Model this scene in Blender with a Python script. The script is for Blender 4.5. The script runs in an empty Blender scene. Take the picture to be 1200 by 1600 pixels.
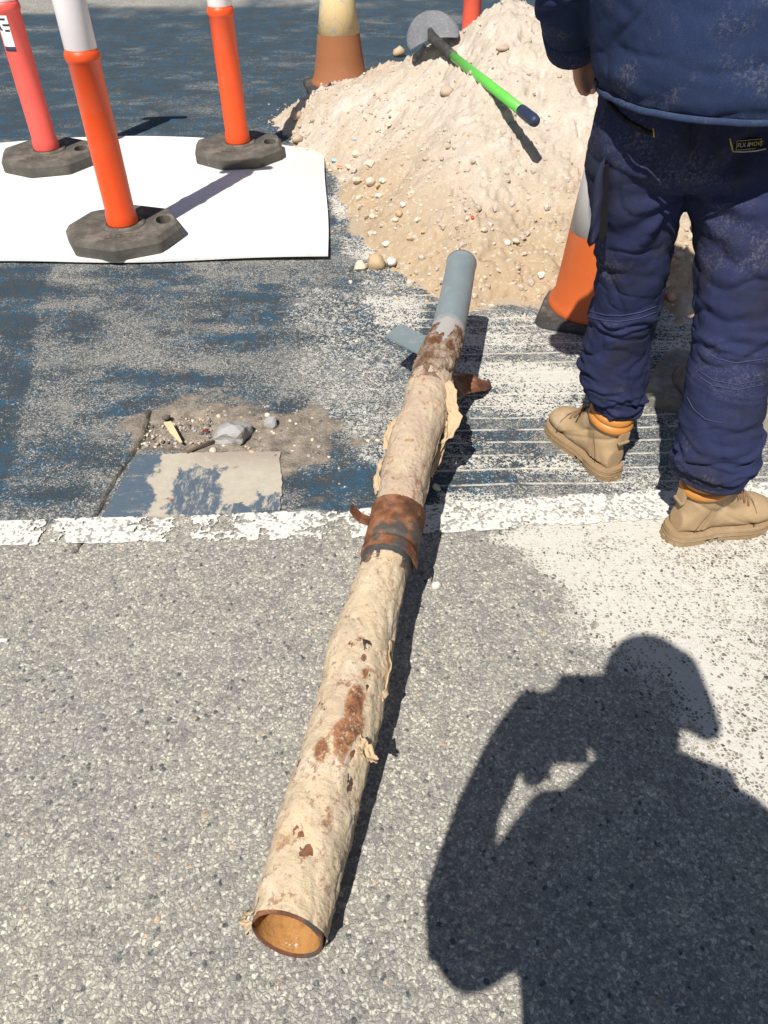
import bpy, bmesh, math, random
import numpy as np
from mathutils import Vector, Matrix, geometry

random.seed(7)
rng = np.random.default_rng(11)
SC = bpy.context.scene
COL = SC.collection
R = math.radians

# ------------------------------------------------------------------ camera, sky, sun, exposure
H, PITCH, F = 1.40, R(43.0), 1155.0           # eye height (m), tilt below the horizon, focal length for a 1200 x 1600 frame
S_, C_ = math.sin(PITCH), math.cos(PITCH)
cam = bpy.data.objects.new('camera', bpy.data.cameras.new('camera'))
COL.objects.link(cam)
cam.location = (0, 0, H)
cam.rotation_euler = (R(90) - PITCH, 0, 0)
cam.data.sensor_fit = 'VERTICAL'
cam.data.sensor_height = 24.0
cam.data.lens = 24.0 * F / 1600.0
cam.data.clip_start, cam.data.clip_end = 0.02, 1000
SC.camera = cam

SUN = Vector((0.2554, 0.56, -0.8655)).normalized()   # direction in which the sunlight travels
w = bpy.data.worlds.new('World'); SC.world = w; w.use_nodes = True
wn = w.node_tree
sky = wn.nodes.new('ShaderNodeTexSky'); sky.sky_type = 'NISHITA'; sky.sun_disc = False
sky.sun_elevation = math.asin(-SUN.z); sky.sun_rotation = math.atan2(-SUN.x, -SUN.y)
bg = wn.nodes['Background']; bg.inputs['Strength'].default_value = 0.054
wn.links.new(sky.outputs[0], bg.inputs['Color'])
sl = bpy.data.lights.new('sun', 'SUN'); sl.energy = 5.0; sl.angle = R(0.53); sl.color = (1.0, 0.955, 0.88)
so = bpy.data.objects.new('sun', sl); COL.objects.link(so)
so.rotation_euler = SUN.to_track_quat('-Z', 'Y').to_euler(); so.location = (-3, -6, 9)
SC.view_settings.view_transform = 'Standard'; SC.view_settings.look = 'None'
SC.view_settings.gamma = 1.0; SC.view_settings.use_curve_mapping = False
SC.view_settings.exposure = 0.30

# ------------------------------------------------------------------ survey helpers: where a sighted point lies on the ground / a plane
def ray(px, py):
    u, v = (px - 600) / F, (py - 800) / F
    return Vector((u, C_ - v * S_, -(S_ + v * C_)))
def at(px, py, z=0.0):
    d = ray(px, py); t = (z - H) / d.z
    return Vector((d.x * t, d.y * t, z))
def at_y(px, py, y):
    d = ray(px, py); t = y / d.y
    return Vector((d.x * t, y, H + d.z * t))
def depth(p):
    return p[1] * C_ + (H - p[2]) * S_

# ------------------------------------------------------------------ numpy noise
def _hash(ix, iy, iz, seed):
    h = (ix * 374761393 + iy * 668265263 + iz * 2147483647 + seed * 1274126177) & 0xFFFFFFFF
    h = ((h ^ (h >> 13)) * 1274126177) & 0xFFFFFFFF
    h = ((h ^ (h >> 16)) * 2246822519) & 0xFFFFFFFF
    return ((h ^ (h >> 15)) & 0xFFFFFF) / float(0xFFFFFF)
def vnoise(x, y, z=None, seed=0):
    x = np.asarray(x, float); y = np.asarray(y, float)
    z = np.zeros_like(x) if z is None else np.asarray(z, float)
    ix, iy, iz = (np.floor(a).astype(np.int64) for a in (x, y, z))
    fx, fy, fz = x - ix, y - iy, z - iz
    fx, fy, fz = (f * f * f * (f * (f * 6 - 15) + 10) for f in (fx, fy, fz))
    o = 0
    for a in (0, 1):
        for b in (0, 1):
            for c in (0, 1):
                o = o + _hash(ix + a, iy + b, iz + c, seed) * (fx if a else 1 - fx) * (fy if b else 1 - fy) * (fz if c else 1 - fz)
    return o
def fbm(x, y, z=None, oct=4, seed=0, gain=0.5):
    o, a, s, f = 0, 1.0, 0, 1.0
    for i in range(oct):
        o = o + a * vnoise(x * f, y * f, None if z is None else z * f, seed + i * 17)
        s += a; a *= gain; f *= 2.03
    return o / s
def sstep(a, b, x):
    t = np.clip((x - a) / (b - a), 0, 1); return t * t * (3 - 2 * t)
def poly_sd(x, y, poly):
    """signed distance to a polygon, negative inside"""
    d = np.full(x.shape, 1e9); inside = np.zeros(x.shape, bool); n = len(poly)
    for i in range(n):
        ax, ay = poly[i][0], poly[i][1]; bx, by = poly[(i + 1) % n][0], poly[(i + 1) % n][1]
        ex, ey = bx - ax, by - ay
        t = np.clip(((x - ax) * ex + (y - ay) * ey) / (ex * ex + ey * ey + 1e-12), 0, 1)
        d = np.minimum(d, np.hypot(x - ax - t * ex, y - ay - t * ey))
        cr = (ay > y) != (by > y)
        xi = ex * (y - ay) / (ey if abs(ey) > 1e-12 else 1e-12) + ax
        inside ^= cr & (x < xi)
    return np.where(inside, -d, d)
def seg_d(x, y, pts):
    d = np.full(x.shape, 1e9)
    for (a, b) in zip(pts[:-1], pts[1:]):
        ex, ey = b[0] - a[0], b[1] - a[1]
        t = np.clip(((x - a[0]) * ex + (y - a[1]) * ey) / (ex * ex + ey * ey + 1e-12), 0, 1)
        d = np.minimum(d, np.hypot(x - a[0] - t * ex, y - a[1] - t * ey))
    return d
def P(*pts, z=0.0):
    return [at(px, py, z) for px, py in pts]

# ------------------------------------------------------------------ mesh helpers
def finish(me, mat, smooth=True):
    if mat is not None:
        for m in (mat if isinstance(mat, (list, tuple)) else [mat]): me.materials.append(m)
    me.polygons.foreach_set('use_smooth', [smooth] * len(me.polygons)); me.update()
def link(name, me, parent=None, loc=None):
    o = bpy.data.objects.new(name, me); COL.objects.link(o)
    if parent is not None: o.parent = parent
    if loc is not None: o.location = loc
    return o
def tag(o, label=None, cat=None, group=None, kind=None):
    if label: o['label'] = label
    if cat: o['category'] = cat
    if group: o['group'] = group
    if kind: o['kind'] = kind
    return o
def thing(name, label, cat, loc=(0, 0, 0), rz=0, group=None):
    o = bpy.data.objects.new(name, None); COL.objects.link(o)
    o.location = loc; o.rotation_euler = (0, 0, rz); o.empty_display_size = 0.1
    return tag(o, label, cat, group)
class MB:
    def __init__(s): s.v, s.f = [], []
    def add(s, v, f):
        n = len(s.v); s.v += [tuple(p) for p in v]; s.f += [tuple(i + n for i in q) for q in f]; return s
    def loft(s, rings, closed=True, cap=True):
        n = len(rings[0]); v = [p for r in rings for p in r]; f = []
        for i in range(len(rings) - 1):
            for j in range(n if closed else n - 1):
                k = (j + 1) % n
                f.append((i * n + j, i * n + k, (i + 1) * n + k, (i + 1) * n + j))
        if cap and closed:
            f.append(tuple(range(n - 1, -1, -1))); f.append(tuple((len(rings) - 1) * n + j for j in range(n)))
        return s.add(v, f)
    def lathe(s, prof, n=40, c=(0, 0, 0), cap=True):
        return s.loft([[(c[0] + r * math.cos(2 * math.pi * j / n), c[1] + r * math.sin(2 * math.pi * j / n), c[2] + z) for j in range(n)] for r, z in prof], cap=cap)
    def tube(s, pts, rad, n=12, flat=1.0, cap=True):
        """round (or flattened) tube along a path"""
        pts = [Vector(p) for p in pts]; rad = rad if isinstance(rad, (list, tuple)) else [rad] * len(pts)
        rings, up = [], None
        for i, p in enumerate(pts):
            t = (pts[min(i + 1, len(pts) - 1)] - pts[max(i - 1, 0)]).normalized()
            if up is None: up = t.cross(Vector((0, 0, 1)) if abs(t.z) < 0.9 else Vector((1, 0, 0))).normalized()
            up = (up - t * up.dot(t)).normalized(); bi = t.cross(up)
            rings.append([p + (up * math.cos(2 * math.pi * j / n) + bi * math.sin(2 * math.pi * j / n) * flat) * rad[i] for j in range(n)])
        return s.loft(rings, cap=cap)
    def ell(s, secs, n=28):
        """stack of level ellipses (x, y, z, a, b[, turn])"""
        rings = []
        for q in secs:
            x, y, z, a, b = q[:5]; t = q[5] if len(q) > 5 else 0.0
            rings.append([(x + a * math.cos(k) * math.cos(t) - b * math.sin(k) * math.sin(t), y + a * math.cos(k) * math.sin(t) + b * math.sin(k) * math.cos(t), z) for k in (2 * math.pi * j / n for j in range(n))])
        return s.loft(rings)
    def ball(s, c, r, n=16, sc=(1, 1, 1)):
        prof = [(max(1e-4, math.sin(math.pi * i / n)), -math.cos(math.pi * i / n)) for i in range(n + 1)]
        return s.loft([[(c[0] + r * sc[0] * a * math.cos(2 * math.pi * j / n), c[1] + r * sc[1] * a * math.sin(2 * math.pi * j / n), c[2] + r * sc[2] * z) for j in range(n)] for a, z in prof])
    def box(s, c, d, m=None):
        v = [Vector((c[0] + d[0] * a / 2, c[1] + d[1] * b / 2, c[2] + d[2] * e / 2)) for a in (-1, 1) for b in (-1, 1) for e in (-1, 1)]
        if m is not None: v = [m @ p for p in v]
        return s.add(v, [(0, 1, 3, 2), (4, 6, 7, 5), (0, 4, 5, 1), (2, 3, 7, 6), (0, 2, 6, 4), (1, 5, 7, 3)])
    def prism(s, outer, z0, z1, holes=(), chamfer=0.0, inset=None):
        """flat plate with holes; 'inset' is the smaller outline of a chamfered top"""
        top = inset if inset is not None else outer; zc = z1 - chamfer
        def tess(loops, z, flip):
            L = [[Vector((p[0], p[1], 0)) for p in l] for l in loops]; flatv = [p for l in L for p in l]
            tr = geometry.tessellate_polygon(L)
            s.add([(p.x, p.y, z) for p in flatv], [tuple(t[::-1] if flip else t) for t in tr])
        tess([top] + list(holes), z1, False); tess([outer] + list(holes), z0, True)
        s.loft([[(p[0], p[1], z0) for p in outer], [(p[0], p[1], zc) for p in outer]] + ([[(p[0], p[1], z1) for p in top]] if inset is not None else []), cap=False)
        for h in holes: s.loft([[(p[0], p[1], z1) for p in h], [(p[0], p[1], z0) for p in h]], cap=False)
        return s
    def mesh(s, name, mat=None, smooth=True):
        me = bpy.data.meshes.new(name); me.from_pydata(s.v, [], s.f); me.validate(); 
        bm = bmesh.new(); bm.from_mesh(me); bmesh.ops.remove_doubles(bm, verts=bm.verts, dist=1e-5); bmesh.ops.recalc_face_normals(bm, faces=bm.faces); bm.to_mesh(me); bm.free()
        finish(me, mat, smooth); return me
    def build(s, name, mat=None, parent=None, smooth=True, loc=None):
        return link(name, s.mesh(name, mat, smooth), parent, loc)
def sharp(o, deg=35):
    """smooth shading with creases kept"""
    me = o.data; bm = bmesh.new(); bm.from_mesh(me)
    for e in bm.edges:
        e.smooth = not (len(e.link_faces) == 2 and e.calc_face_angle(0) > R(deg))
    for f in bm.faces: f.smooth = True
    bm.to_mesh(me); bm.free(); return o
def evaluated(o):
    bpy.context.view_layer.update(); dg = bpy.context.evaluated_depsgraph_get()
    return bpy.data.meshes.new_from_object(o.evaluated_get(dg))
def skinned(mb, name, voxel, mat, smooth_it=2, disp=None, parent=None):
    """fuse the pieces in mb into one continuous surface, relax it, push it in and out by disp(points, normals)"""
    tmp = link('tmp', mb.mesh('tmp'))
    m = tmp.modifiers.new('r', 'REMESH'); m.mode = 'VOXEL'; m.voxel_size = voxel; m.adaptivity = 0
    me = evaluated(tmp); bpy.data.objects.remove(tmp); me.name = name
    n = len(me.vertices); co = np.empty(n * 3); me.vertices.foreach_get('co', co); co = co.reshape(-1, 3)
    ed = np.empty(len(me.edges) * 2, np.int32); me.edges.foreach_get('vertices', ed); ed = ed.reshape(-1, 2)
    deg = np.bincount(ed.ravel(), minlength=n).astype(float)[:, None]
    def relax(co, k, f=0.6):
        for _ in range(k):
            s = np.zeros_like(co)
            for a in range(3):
                s[:, a] = np.bincount(ed[:, 0], co[ed[:, 1], a], n) + np.bincount(ed[:, 1], co[ed[:, 0], a], n)
            co = co * (1 - f) + f * s / np.maximum(deg, 1)
        return co
    co = relax(co, smooth_it)
    me.vertices.foreach_set('co', co.ravel()); me.update()
    if disp is not None:
        no = np.empty(n * 3); me.vertices.foreach_get('normal', no); no = no.reshape(-1, 3)
        co = co + no * disp(co, no)[:, None]; co = relax(co, 1, 0.3)
        me.vertices.foreach_set('co', co.ravel()); me.update()
    me.materials.clear(); finish(me, mat, True)
    return link(name, me, parent)

# ------------------------------------------------------------------ node helpers
class NT:
    def __init__(s, name, rough=0.8, spec=0.3):
        s.m = bpy.data.materials.new(name); s.m.use_nodes = True; s.t = s.m.node_tree
        s.b = s.t.nodes['Principled BSDF']; s.b.inputs['Roughness'].default_value = rough
        s.b.inputs['Specular IOR Level'].default_value = spec
        s.co = s.t.nodes.new('ShaderNodeTexCoord').outputs['Object']
    def put(s, sock, v):
        if hasattr(v, 'is_output'): s.t.links.new(v, sock)
        elif isinstance(v, (tuple, list)): sock.default_value = (*v, 1.0) if len(v) == 3 and len(sock.default_value) == 4 else v
        else: sock.default_value = v
    def n(s, typ, **k):
        nd = s.t.nodes.new(typ)
        for a, v in k.items(): setattr(nd, a, v)
        return nd
    def math(s, op, a, b=0.0, c=None, clamp=False):
        nd = s.n('ShaderNodeMath', operation=op, use_clamp=clamp); s.put(nd.inputs[0], a); s.put(nd.inputs[1], b)
        if c is not None: s.put(nd.inputs[2], c)
        return nd.outputs[0]
    def add(s, a, b): return s.math('ADD', a, b)
    def sub(s, a, b): return s.math('SUBTRACT', a, b)
    def mul(s, a, b): return s.math('MULTIPLY', a, b)
    def step(s, lo, hi, v, t0=0.0, t1=1.0):
        nd = s.n('ShaderNodeMapRange', interpolation_type='SMOOTHSTEP')
        for i, x in enumerate((v, lo, hi, t0, t1)): s.put(nd.inputs[i], x)
        return nd.outputs[0]
    def lin(s, lo, hi, v, t0=0.0, t1=1.0):
        nd = s.n('ShaderNodeMapRange', clamp=True)
        for i, x in enumerate((v, lo, hi, t0, t1)): s.put(nd.inputs[i], x)
        return nd.outputs[0]
    def map(s, scale=(1, 1, 1), rot=(0, 0, 0), loc=(0, 0, 0), vec=None):
        nd = s.n('ShaderNodeMapping'); s.put(nd.inputs['Vector'], s.co if vec is None else vec)
        nd.inputs['Scale'].default_value = scale; nd.inputs['Rotation'].default_value = rot; nd.inputs['Location'].default_value = loc
        return nd.outputs[0]
    def noise(s, scale, detail=4, rough=0.55, vec=None, dist=0.0, col=False):
        nd = s.n('ShaderNodeTexNoise'); s.put(nd.inputs['Vector'], s.co if vec is None else vec)
        nd.inputs['Scale'].default_value = scale; nd.inputs['Detail'].default_value = detail; nd.inputs['Roughness'].default_value = rough; nd.inputs['Distortion'].default_value = dist
        return nd.outputs['Color' if col else 'Fac']
    def vor(s, scale, feature='F1', vec=None, rnd=1.0, metric='EUCLIDEAN'):
        nd = s.n('ShaderNodeTexVoronoi', feature=feature)
        if feature != 'DISTANCE_TO_EDGE': nd.distance = metric
        s.put(nd.inputs['Vector'], s.co if vec is None else vec); nd.inputs['Scale'].default_value = scale; nd.inputs['Randomness'].default_value = rnd
        return nd
    def sep(s, c):
        nd = s.n('ShaderNodeSeparateColor'); s.put(nd.inputs[0], c); return nd.outputs
    def xyz(s, v=None):
        nd = s.n('ShaderNodeSeparateXYZ'); s.put(nd.inputs[0], s.co if v is None else v); return nd.outputs
    def mix(s, f, a, b, mode='MIX'):
        nd = s.n('ShaderNodeMix', data_type='RGBA', blend_type=mode); s.put(nd.inputs[0], f); s.put(nd.inputs[6], a); s.put(nd.inputs[7], b); return nd.outputs[2]
    def ramp(s, f, stops, interp='LINEAR'):
        nd = s.n('ShaderNodeValToRGB'); s.put(nd.inputs[0], f); cr = nd.color_ramp; cr.interpolation = interp
        while len(cr.elements) < len(stops): cr.elements.new(0.5)
        for e, (p, c) in zip(cr.elements, stops): e.position = p; e.color = (*c, 1) if len(c) == 3 else c
        return nd.outputs[0]
    def attr(s, name):
        return s.n('ShaderNodeAttribute', attribute_name=name).outputs['Fac']
    def bump(s, h, strength=0.5, dist=0.004, normal=None):
        nd = s.n('ShaderNodeBump'); s.put(nd.inputs['Height'], h); nd.inputs['Strength'].default_value = strength; nd.inputs['Distance'].default_value = dist
        if normal is not None: s.put(nd.inputs['Normal'], normal)
        s.put(s.b.inputs['Normal'], nd.outputs[0]); return nd.outputs[0]
    def out(s, col=None, rough=None, metal=None):
        if col is not None: s.put(s.b.inputs['Base Color'], col)
        if rough is not None: s.put(s.b.inputs['Roughness'], rough)
        if metal is not None: s.put(s.b.inputs['Metallic'], metal)
        return s.m

# ------------------------------------------------------------------ ground materials
def stones(n):
    """chippings of the asphalt: (colour, dome height, edge distance, per-stone random, fine random)"""
    wob = n.mix(0.013, n.co, n.noise(60, 4, .75, col=True), 'ADD')
    v = n.vor(114, vec=wob); e = n.vor(114, 'DISTANCE_TO_EDGE', vec=wob).outputs['Distance']
    v2 = n.vor(270, vec=wob); v3 = n.vor(165, vec=n.map(loc=(3.1, 1.7, 0), vec=wob))
    c = n.sep(v.outputs['Color']); c2 = n.sep(v2.outputs['Color']); c3 = n.sep(v3.outputs['Color'])
    big = n.ramp(c[0], [(0.0, (.23, .225, .21)), (.2, (.31, .305, .28)), (.5, (.40, .39, .35)), (.8, (.475, .465, .42)), (1, (.55, .535, .485))])
    small = n.ramp(c3[0], [(0.0, (.20, .195, .195)), (.3, (.31, .305, .285)), (.6, (.42, .41, .37)), (1, (.62, .60, .535))])
    col = n.mix(n.step(.35, .6, n.add(c[1], n.mul(n.sub(n.noise(60, 3, .7), .5), .5))), small, big)
    fine = n.ramp(c2[0], [(0, (.56, .56, .57)), (.3, (.83, .825, .81)), (.75, (1.07, 1.06, 1.02)), (1, (1.36, 1.34, 1.27))])
    col = n.mix(0.9, col, fine, 'MULTIPLY')
    rare = n.mul(n.step(.04, .14, e), n.math('GREATER_THAN', c[1], 0.968))
    col = n.mix(n.mul(rare, n.step(.25, .6, n.noise(150, 2), .55, .95)), col, (.055, .075, .080))
    col = n.mix(n.mul(n.mul(n.step(.05, .2, e), n.math('LESS_THAN', c[1], 0.008)), .65), col, (.50, .33, .18))
    dome = n.add(n.mul(n.sub(1.0, v.outputs['Distance']), .5), n.add(n.mul(c[2], .45), n.mul(n.sub(1.0, v2.outputs['Distance']), .4)))
    return col, dome, e, c, c2
def ground_material():
    n = NT('weathered_asphalt', 0.85, 0.25)
    col, dome, e, c, c2 = stones(n)
    grit = n.noise(520, 2, .7); mid = n.noise(130, 4, .75)
    gap = n.step(-.06, .15, n.add(e, n.mul(n.sub(mid, .5), .42)))
    binder = n.mix(n.noise(150, 4, .75), (.15, .145, .145), (.33, .32, .305))
    asph = n.mix(n.mul(gap, n.step(.05, .4, n.add(c[2], n.mul(n.sub(mid, .5), .6)), .45, 1.0)), binder, col)
    asph = n.mix(1.0, asph, n.ramp(n.noise(1.7, 5, .6), [(.25, (.88, .87, .90)), (.5, (1.0, .99, .97)), (.75, (1.12, 1.09, 1.03))]), 'MULTIPLY')
    asph = n.mix(1.0, asph, n.ramp(n.noise(14, 5, .65), [(.3, (.84, .84, .88)), (.7, (1.13, 1.11, 1.08))]), 'MULTIPLY')
    asph = n.mix(1.0, asph, n.mix(n.attr('zone'), (1.05, 1.05, 1.035), (.85, .85, .84)), 'MULTIPLY')
    # blue road paint, worn off the stone tops
    pa = n.attr('paint')
    blue = n.mix(n.step(.40, .60, n.noise(5, 5, .6)), (.028, .080, .132), (.034, .056, .076))
    blue = n.mix(n.step(.44, .58, n.noise(21, 5, .65)), blue, (.050, .062, .072))
    blue = n.mix(n.mul(n.step(.5, .72, n.noise(210, 3, .75)), .5), blue, (.11, .14, .16))
    chk = n.sep(n.vor(9, vec=n.mix(.05, n.map((1, 1.7, 1)), n.noise(9, 4, .7, col=True), 'ADD'), metric='CHEBYCHEV', rnd=.9).outputs['Color'])[0]
    pa = n.add(pa, n.mul(n.sub(chk, .5), .30))
    speck = n.add(n.mul(c2[1], .55), n.add(n.mul(c[0], .2), n.mul(grit, .25)))
    film = n.step(-.19, .19, n.sub(n.add(pa, n.mul(n.sub(n.noise(42, 6, .75), .5), .75)), speck))
    spk = n.step(.44, .62, n.add(n.mul(c2[2], .62), n.mul(n.sub(n.noise(170, 3, .7), .28), .55)))
    worn = n.mix(spk, n.mix(n.noise(30, 4), (.075, .085, .095), (.15, .15, .145)), n.mix(n.noise(48, 4), (.33, .325, .29), (.52, .50, .45)))
    worn = n.mix(n.step(.45, .62, n.noise(12, 5, .7)), worn, n.mix(.55, worn, (.27, .265, .24)))
    painted = n.mix(film, worn, blue)
    base = n.mix(n.attr('zone'), asph, painted)
    # old white dust and dried slurry filling the hollows first; the tallest stones stay out of it
    du = n.attr('dust')
    streak = n.mix(.5, n.noise(8, 7, .75, vec=n.map((1, 3.4, 1), (0, 0, .03))), n.noise(7, 7, .75, vec=n.map((1, 3.0, 1), (0, 0, .55))))
    lvl = n.add(-.80, n.add(n.mul(du, 2.1), n.add(n.mul(n.sub(streak, .5), n.lin(.3, .9, du, 1.25, .55)), n.mul(n.sub(n.noise(80, 6, .8, vec=n.map((1, 1.9, 1), (0, 0, .35))), .5), n.lin(.3, .9, du, 1.5, .8)))))
    hs = n.mul(n.mix(n.attr('zone'), (1, 1, 1), (.62, .62, .62)), n.sub(n.add(n.mul(c[1], .78), n.mul(c2[0], .30)), n.mul(n.step(.30, .02, e), .60)))
    dm = n.step(-.07, .09, n.sub(lvl, hs))
    dcol = n.mix(n.noise(26, 5, .65), (.53, .505, .445), (.68, .655, .595))
    dcol = n.mix(n.mul(n.step(.52, .68, n.noise(90, 5, .8)), .65), dcol, (.40, .375, .325))
    base = n.mix(n.step(.35, .6, du), base, n.mix(1.0, base, (.72, .68, .62), 'MULTIPLY'))
    base = n.mix(n.mul(dm, .94), base, dcol)
    # saw cuts filled with slurry
    xy = n.xyz()
    wv = n.add(n.mul(n.sub(n.noise(2.2, 2), .5), .03), n.add(xy[1], n.mul(xy[0], -.035)))
    fr = n.math('FRACT', n.math('DIVIDE', wv, .0655))
    cut = n.step(.085, .03, n.math('ABSOLUTE', n.sub(fr, .5)))
    cut = n.mul(n.mul(cut, n.attr('saw')), n.step(.38, .52, n.noise(14, 5, .65)))
    base = n.mix(n.mul(cut, .85), base, (.66, .62, .54))
    # loose brown dirt
    di = n.attr('dirt')
    dim = n.step(.34, .66, n.add(di, n.mul(n.sub(n.noise(30, 7, .75), .5), 1.1)))
    dic = n.mix(n.step(.3, .7, n.noise(20, 6, .72)), (.15, .125, .10), (.37, .305, .24))
    dic = n.mix(n.mul(n.step(.55, .66, n.noise(170, 4, .7)), .6), dic, (.46, .42, .37))
    base = n.mix(n.mul(dim, .95), base, dic)
    ta = n.attr('sandy')
    tam = n.step(.40, .6, n.add(ta, n.mul(n.sub(n.noise(24, 7, .75), .5), 1.2)))
    base = n.mix(tam, base, n.mix(n.noise(70, 5, .75), (.36, .275, .19), (.58, .49, .37)))
    ck = n.attr('gap')
    base = n.mix(ck, base, (.03, .026, .022))
    hgt = n.add(n.mul(n.mul(dome, gap), n.sub(1.0, n.mul(dm, .75))), n.mul(grit, .3))
    hgt = n.add(hgt, n.mul(n.noise(45, 6, .75), n.mul(dim, 1.4)))
    n.bump(hgt, .62, .0042)
    return n.out(base, n.mix(dm, (.8, .8, .8), (.95, .95, .95)))
M_ground = ground_material()

# ------------------------------------------------------------------ the road sheet
def spaced(lo, hi, d0, d1, step, grow, far0, far1):
    a = list(np.arange(d0, d1 + 1e-9, step)); s, x = step, d1
    while x < far1: s *= grow; x += s; a.append(x)
    s, x, b = step, d0, []
    while x > far0: s *= grow; x -= s; b.append(x)
    return np.array(b[::-1] + a)
XS = spaced(0, 0, -1.05, 1.30, 0.0062, 1.045, -150, 150)
YS = spaced(0, 0, 0.22, 2.75, 0.0062, 1.03, -150, 190)
GX, GY = np.meshgrid(XS, YS); gx, gy = GX.ravel(), GY.ravel()

LINE_TOP = P((-300, 828), (0, 815), (560, 797), (1000, 768), (1400, 745))
LINE_BOT = P((-300, 868), (0, 854), (560, 842), (1000, 815), (1400, 790))
def line_y(pts, x): return np.interp(x, [p.x for p in pts], [p.y for p in pts])
yt, yb = line_y(LINE_TOP, gx), line_y(LINE_BOT, gx)
n1 = fbm(gx * 3, gy * 3, seed=1, oct=5); n2 = fbm(gx * 9, gy * 12, seed=5, oct=4); nst = fbm(gx * 2.0, gy * 7, seed=9, oct=5)
zone = sstep(-.01, .012, gy - yt + (n2 - .5) * .05) * 1.0
far_edge = 8.9 + .25 * (gx + 1.5) + (n1 - .5) * 1.6
zone = zone * (1 - .93 * sstep(0, .9, gy - far_edge) * sstep(2.5, -1.0, gx))
def blob(px, py, rx, ry, rot=0.0):
    c = at(px, py); dx, dy = gx - c.x, gy - c.y; cr, sr = math.cos(rot), math.sin(rot)
    u, v = (dx * cr + dy * sr) / rx, (-dx * sr + dy * cr) / ry
    return np.exp(-(u * u + v * v))
def inside(pts, soft=.03, warp=.06):
    return sstep(soft, -soft, poly_sd(gx, gy, P(*pts)) + (n2 - .5) * warp + (n1 - .5) * warp)
paint = .50 + (nst - .5) * (.85 - .55 * sstep(4.2, 5.2, gy)) + (n1 - .5) * .6
paint += .38 * inside([(-200, 420), (75, 415), (40, 600), (-5, 812), (-300, 815)], .02, .04)
for (px, py, rx, ry, a) in [(130, 520, .08, .09, .35), (210, 470, .06, .04, .25), (215, 590, .12, .07, .35), (170, 640, .10, .06, .25), (110, 770, .14, .035, .35), (480, 760, .12, .05, .42),
                            (330, 500, .10, .03, .22), (420, 560, .09, .03, .2), (300, 590, .06, .03, .2), (545, 375, .10, .10, .45), (545, 300, .12, .2, .5), (720, 760, .2, .05, .45), (720, 690, .25, .08, .35), (850, 730, .2, .05, .35),
                            (130, 440, .10, .035, -.45), (275, 530, .10, .04, -.35), (360, 515, .08, .03, -.4), (480, 510, .09, .035, -.35), (330, 570, .07, .025, -.35), (270, 650, .08, .04, -.3), (120, 640, .1, .035, -.3),
                            (520, 600, .16, .12, -.28), (430, 600, .12, .08, -.22), (560, 680, .08, .08, -.25), (200, 700, .06, .05, -.2), (450, 440, .2, .05, -.12)]:
    paint += a * blob(px, py, rx, ry)
paint += .42 * sstep(4.3, 5.0, gy) - .22 * np.clip((fbm(gx * 1.6, gy * 3.2, seed=31, oct=5) - .52) * 6, 0, 1) * sstep(4.3, 5.0, gy)
dust = .10 + .25 * (n1 - .5)
zA = inside([(650, 420), (790, 440), (1000, 470), (1250, 480), (1250, 800), (680, 800), (690, 700), (705, 600)], .05, .08)
dust = np.maximum(dust, zA * (.345 + .60 * (nst - .5)))
for (px, py, rx, ry, a) in [(790, 575, .20, .05, .13), (880, 590, .13, .07, .20), (760, 530, .12, .04, .10), (900, 800, .35, .05, .45), (720, 745, .2, .04, -.15), (740, 660, .22, .06, -.18), (850, 700, .2, .06, -.12)]:
    dust += a * blob(px, py, rx, ry)
zB = inside([(768, 838), (820, 870), (880, 932), (915, 1010), (985, 1050), (1060, 1140), (1095, 1225), (1150, 1262), (1300, 1300), (1500, 1200), (1400, 745), (1000, 768)], .05, .12)
dust = np.maximum(dust, zB * (.585 + .34 * (n1 - .5) + .30 * (n2 - .5) + .12 * sstep(-.10, -.02, gy - yb) + .14 * (blob(800, 860, .12, .07) + blob(930, 900, .14, .07))))
dust = np.maximum(dust, zB * 0 + .62 * inside([(780, 930), (905, 1010), (1000, 1075), (900, 1065)], .08, .1) * .5)
zC = inside([(540, 420), (660, 380), (700, 420), (680, 520), (600, 560), (560, 480)], .06, .12)
dust = np.maximum(dust, zC * (.36 + .6 * (nst - .5)))
zD = inside([(510, 240), (600, 330), (600, 420), (515, 400)], .06, .12)
dust = np.maximum(dust, zD * (.46 + .8 * (n1 - .5)))
dust = np.maximum(dust, .36 * inside([(440, 450), (640, 440), (690, 720), (580, 790), (470, 640)], .1, .2))
saw = inside([(640, 430), (1250, 440), (1250, 752), (690, 778), (660, 600)], .03, .02)
dirt = np.zeros_like(gx)
HOLE = [(208, 700), (222, 660), (255, 640), (330, 630), (430, 632), (500, 648), (545, 690), (520, 725), (440, 735), (437, 705)]
sdh = poly_sd(gx, gy, P(*HOLE))
dirt = np.maximum(dirt, sstep(.10, -.08, sdh + (n2 - .5) * .20 + (n1 - .5) * .10) * .86)
dirt = np.maximum(dirt, .5 * blob(560, 690, .10, .06)); dirt = np.maximum(dirt, .42 * blob(480, 780, .15, .04))
sandy = np.zeros_like(gx)
FOOT = [(-.62, 5.2), (-.47, 4.73), (-.19, 4.22), (-.06, 3.45), (.10, 2.98), (.26, 2.74), (.62, 2.76), (.95, 2.78), (1.35, 2.66), (2.1, 3.0), (2.3, 4.6), (2.0, 5.5), (1.0, 5.95), (.2, 5.8), (-.45, 5.6)]
sdp = poly_sd(gx, gy, FOOT)
sandy = np.maximum(sandy, sstep(.13, -.02, sdp + (n1 - .5) * .22))
sandy = np.maximum(sandy, .85 * blob(560, 335, .11, .06))
CRACK = P((118, 862), (146, 812), (178, 752), (208, 708), (228, 672), (234, 640))
dcr = seg_d(gx, gy, CRACK) + (n2 - .5) * .006
crk = sstep(.0068, .0024, dcr)
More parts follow.
